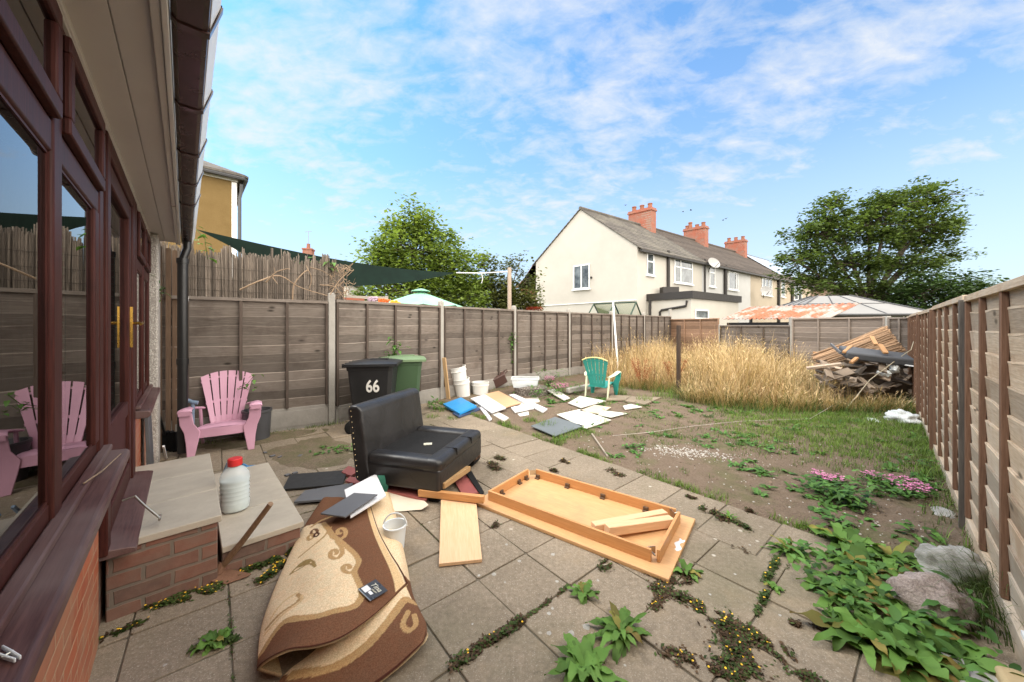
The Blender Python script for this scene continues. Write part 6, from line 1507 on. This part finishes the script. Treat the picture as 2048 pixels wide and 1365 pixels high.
winbox(r3, A-O3, Rr, Ot, ws(1523), ws(1543), wz(1523,590), wz(1523,555), (.33,.66)); chimney(r3,f3,O3,22.4,((-.6,.35),(0,.35),(.6,.38)))
dpipe(r3,O3,ws(1555),1.0,EV,.12)
r4, f4, O4 = terrace(23.203,31,tan_w,M['tile'],'buff terrace house farthest along with solar panels on its roof')
winbox(r4, A-O4, Rr, Ot, ws(1562), ws(1569), wz(1562,594), wz(1562,562)); winbox(r4, A-O4, Rr, Ot, ws(1588), ws(1603), wz(1588,600), wz(1588,568), (.5,)); dpipe(r4,O4,ws(1582),1.0,EV,.12)
b = MB(); k = (RG-EV)/(WD/2)
for i in range(6):
    s = 23.4+1.15*i; p = [T(s,.5,EV+.5*k+.13)-O4, T(s+1.1,.5,EV+.5*k+.13)-O4, T(s+1.1,3.4,EV+3.4*k+.13)-O4, T(s,3.4,EV+3.4*k+.13)-O4]; b.prism(p, (0,0,.04))
b.build('solar_panel', plain('pale_solar_glass', (.50,.54,.60), .12, .8, var=.05), r4)
# rear extension of the first house
ex = empty('house_extension', T(.95,0,0), 0, 'cream flat roofed extension with black fascia behind the end house', 'extension'); Oe = T(.95,0,0)
def E_(s, o, z): return A+Rr*s+Ot*o+Vector((0,0,z))-Oe
eo = 2.5
b = MB(); b.prism([E_(.95,.004,0),E_(6.6,.004,0),E_(6.6,eo,0),E_(.95,eo,0)], (0,0,3.0)); b.build('wall', cream_w, ex)
b = MB(); b.prism([E_(.85,.02,3.003),E_(6.75,.02,3.003),E_(6.75,eo+.12,3.003),E_(.85,eo+.12,3.003)], (0,0,.38)); b.build('flat_roof', M['dark_trim'], ex)
b = MB(); b.tube([E_(.92,eo*.05+.1,3.1),E_(.9,.2,2.9),E_(.9,.2,0)], .08, 8); b.tube([E_(.90,eo-.2,2.9),E_(.90,eo-.25,2.62),E_(.90,.9,2.45),E_(.90,.8,2.35),E_(.90,.8,0)], .06, 8); b.build('drainpipe', M['dark_trim'], ex)
b = MB(); b.box(E_(2.2,.6,3.6), (.9,.5,.42)); b.build('water_tank', M['dark_trim'], ex)
e0 = A+Rr*0+Ot*eo-Oe
winbox(ex, e0, Rr, Ot, 1.3, 2.75, 1.95, 2.45)
def dish(p, label, face):
    r = empty('satellite_dish', p, face, label, 'satellite dish')
    b = MB(); Mr = Matrix.Rotation(R(62),3,'X'); b.lathe([(.0,.0),(.2,.02),(.36,.07),(.42,.11),(.41,.115),(.35,.085),(.2,.035),(0,.015)], 20, M=Mr); b.build('reflector', plain('grey_dish', (.34,.33,.32), .5), r)
    b = MB(); b.tube([(0,0,0),(.0,.25,-.1),(.0,.45,-.5)], .03, 6); b.tube([(0,0,-.35),(0,-.5,-.05)], .018, 6); b.build('arm', M['dark_trim'], r)
s1_ = ws(1411); dish(T(s1_,0,wz(1411,530))+Ot*.5, 'grey satellite dish high on the wall between cream and white houses', R(10))
s2_ = ws(1506); dish(T(s2_,0,wz(1506,585))+Ot*.9, 'grey satellite dish on the arm beside the white house end', R(-12))
# neighbouring red brick house left of the gable
rh = empty('brick_house', (1.25,27.3,0), 0, 'red brick house with pale toothed corner behind the cream gable', 'house')
b = MB(); b.prism([(-1.1,0,0),(.75,0,0),(.75,0,6.5),(-.45,0,4.6),(-1.1,0,4.0)], (0,3,0)); b.build('wall', M['white_trim'], rh)
b = MB(); b.prism([(-1.0,-.06,4.5),(.62,-.06,4.3),(.72,-.06,3.1),(.75,-.06,6.6),(.6,-.06,6.65),(-.35,-.06,5.2)], (0,.05,0)); b.prism([(-.8,-.06,4.55),(.62,-.06,3.2),(.62,-.06,6.6)], (0,.04,0)); b.build('brick_front', M['chim_brick'], rh)
b = MB()
for i in range(12): b.bx(.60,.78,-.10,-.07,3.1+.29*i,3.1+.29*i+.15)
b.build('quoin', M['upvc'], rh)
# house hidden behind the sail: only its chimney shows
fh = empty('distant_house', (-16.6,30.5,0), .2, 'distant house whose small red chimney shows above the shade sail', 'house')
b = MB(); b.prism([(-3,-2.5,0),(3,-2.5,0),(3,2.5,0),(-3,2.5,0)], (0,0,5.0)); b.build('wall', cream_w, fh)
b = MB(); b.prism([(-3.2,-2.7,5.01),(-3.2,2.7,5.01),(-3.2,0,6.5)], (6.4,0,0)); fr_ = b.build('roof', M['tile'], fh)
b = MB(); b.bx(-1.05,-.35,-.35,.35,6.2,8.0); b.bx(-1.1,-.3,-.4,.4,8.001,8.12); b.lathe([(.16,8.121),(.13,8.5),(.15,8.55)], 10, (-.7,0,0)); b.tube([(-.7,0,8.3),(-.7,0,9.6)], .012, 4); b.tube([(-.95,0,9.55),(-.45,0,9.65)], .012, 4); b.build('chimney', M['chim_brick'], fr_)
# yellow rendered neighbour on the left
yh = empty('rendered_house', (-9.26,12.0,0), math.atan2(.675,.738), 'ochre yellow rendered neighbouring house with white corner and grey downpipe', 'house')
b = MB(); b.bx(-6,-.0,.0,6,0,6.55); n = NT('ochre_render'); f = n.noise(2.5,5,.6); g = n.noise(40,3); n.bump(g,.4,.01); yw = n.fin(n.mix(.5,n.ramp(f,[(.3,(.135,.088,.034)),(.7,(.19,.13,.055))]),n.ramp(g,[(.3,(.135,.088,.036)),(.7,(.19,.127,.055))])), .95, .1); b.build('wall', yw, yh)
b = MB(); b.bx(-.12,.012,-.012,-.0005,.0,6.4); b.bx(-6,.05,-.05,-.001,6.42,6.56); b.bx(.001,.02,-.02,.3,0,6.4); b.build('white_trim', M['white_trim'], yh)
b = MB(); b.tube([(.13,-.12,6.35),(.13,-.06,6.1),(.09,-.04,5.9),(.09,-.04,0)], .05, 8); b.tube([(-6,-.22,6.52),(.2,-.22,6.52),(.25,-.1,6.52),(.25,6,6.52)], .075, 8); b.build('drainpipe', M['grey_pl'], yh)
b = MB(); b.prism([(-6.3,-.3,6.56),(.2,-.3,6.56),(.32,-.18,6.56),(.32,6.3,6.56),(-6.3,6.3,6.56)], (0,0,.06)); 
vs = [(-6.3,-.3,6.625),(.2,-.3,6.625),(.32,-.18,6.625),(.32,6.3,6.625),(-6.3,6.3,6.625),(-2.9,3,8.3)]; b.add(vs, [(0,1,5),(1,2,5),(2,3,5),(3,4,5),(4,0,5)])
b.build('roof', M['slate'], yh)
# gazebo, shed, greenhouse
gz = empty('gazebo', (12.95,14.6,0), R(-10), 'grey hardtop garden gazebo behind the back fence', 'gazebo')
b = MB(); hx, hy = 2.35, 1.8; e, t_ = 2.0, 2.8
R0 = [(-hx,-hy,e),(hx,-hy,e),(hx,hy,e),(-hx,hy,e)]; R1 = [(-.55,-.25,t_),(.55,-.25,t_),(.55,.25,t_),(-.55,.25,t_)]
b.add(R0+R1, [(i,(i+1)%4,4+(i+1)%4,4+i) for i in range(4)]+[(4,5,6,7)]); b.build('roof', plain('pale_grey_panel', (.21,.205,.20), .7, var=.12, scale=2), gz, flat=True)
b = MB()
for i in range(4):
    p, q = Vector(R0[i]), Vector(R1[i]); b.tube([p+Vector((0,0,.02)), q+Vector((0,0,.02))], .025, 6); p2, q2 = Vector(R0[(i+1)%4]), Vector(R1[(i+1)%4])
    for k in (.33,.66): b.tube([p.lerp(p2,k)+Vector((0,0,.015)), q.lerp(q2,k)+Vector((0,0,.015))], .015, 5)
    b.tube([p.lerp(q,.55)+Vector((0,0,.015)), p2.lerp(q2,.55)+Vector((0,0,.015))], .012, 5)
    b.tube([p,p2], .04, 6)
b.build('ridge_rail', M['grey_pl'], gz)
for x in (-2.2,2.2):
    for y in (-1.6,1.6): b = MB(); b.bx(x-.05,x+.05,y-.05,y+.05,0,1.97); b.build('leg', M['grey_pl'], gz)
d2 = (BF[3]-BF[1]).normalized(); oz = Vector((-d2.y,d2.x,0)); sh = empty('garden_shed', BF[1]+oz*.25, 0, 'low shed with rusty corrugated iron roof behind the back fence', 'shed')
n = NT('rusty_corrugated'); f = n.noise(1.6,5,.65,n.mapv((1.2,1.2,.25),loc=(2,2,0))); g = n.noise(12,5)
M['corr'] = n.fin(n.mix(n.ramp(f,[(.46,0.0),(.56,1.0)]), n.ramp(g,[(.3,(.25,.078,.036)),(.7,(.36,.15,.085))]), n.ramp(g,[(.3,(.27,.22,.19)),(.7,(.38,.34,.31))])), .7, .3)
b = MB(); Ls = 3.6
b.grid(lambda u,v: d2*(Ls*u-.1)+oz*(-.05+1.6*v)+Vector((0,0,1.86-.04*u+.50*v+.025*math.sin(u*Ls/.085*2*PI*.5))), 240, 3, .006)
b.build('roof', M['corr'], sh, angle=180)
b = MB(); b.prism([d2*0+oz*.12, d2*(Ls-.2)+oz*.12, d2*(Ls-.2)+oz*1.8, oz*1.8], (0,0,1.72)); b.build('wall', M['dark_trim'], sh)
gh = empty('greenhouse', (4.6,16.1,0), R(-40), 'small dark green framed greenhouse peeping over the left fence', 'greenhouse')
b = MB(); M['gh'] = plain('dark_green_frame', (.02,.045,.025), .5)
for x in (-1.0,0,1.0):
    b.tube([(x,-.72,1.95),(x,0,2.62),(x,.72,1.95)], .035, 6); b.tube([(x,-.72,0),(x,-.72,1.95)], .03, 6); b.tube([(x,.72,0),(x,.72,1.95)], .03, 6)
for y, z in ((-.72,1.95),(0,2.62),(.72,1.95)): b.tube([(-1,y,z),(1,y,z)], .03, 6)
b.build('frame', M['gh'], gh)
b = MB(); b.add([(-1,-.70,1.96),(1,-.70,1.96),(1,0,2.6),(-1,0,2.6)], [(0,1,2,3)]); b.add([(-1,.70,1.96),(1,.70,1.96),(1,0,2.6),(-1,0,2.6)], [(3,2,1,0)]); b.build('roof_pane', glassm('greenhouse_glass', (.95,.97,.92), .05, 1.3), gh, flat=True)
# distant houses under the big tree
for (px_, d, w_, ze, zr, wm_, lab) in ((1700,42,9,4.0,5.6,beige_w,'distant beige house seen under the branches of the large tree'),(1622,44,6,5.8,7.8,brickm('pale_brown_brick',[(.30,.18,.11),(.24,.14,.09),(.34,.22,.14)],(.3,.25,.2)),'distant brown brick house at the left edge of the large tree'),(1765,46,6,3.2,5.0,cream_w,'distant cream house right of the large tree trunk')):
    x = (px_-1024)/F*d; r = empty('distant_house', (x,d,0), R(35), lab, 'house')
    b = MB(); b.bx(-w_/2,w_/2,-3,3,0,ze); b.build('wall', wm_, r)
    b = MB(); b.prism([(-w_/2-.2,-3.3,ze-.1),(-w_/2-.2,3.3,ze-.1),(-w_/2-.2,0,zr)], (w_+.4,0,0)); b.build('roof', M['tile'], r)
    for k in (-.25,.25): winbox(r, Vector((w_*k,-3,0)), Vector((1,0,0)), Vector((0,-1,0)), -.6, .6, ze-1.7, ze-.5, (.5,))
# birds
for (px_,py_) in ((1251,411),(1366,424),(1382,421),(1446,441),(1452,438)):
    b = MB(); s = .22; 
    b.add([(-s,0,.06),(-s*.4,-.03,.09),(0,-.06,.02),(0,.1,.0),(s*.4,-.03,.09),(s,0,.05)], [(0,1,3),(1,2,3),(2,4,3),(4,5,3)]); b.blob((0,.0,0), (.045,.13,.04), 1, 0)
    tag(b.build('bird', M['dark_trim'], None, D(px_,py_,38), rf_(0,3)), 'small dark bird gliding in the sky above the terrace chimneys', 'bird', 'birds above the chimneys')
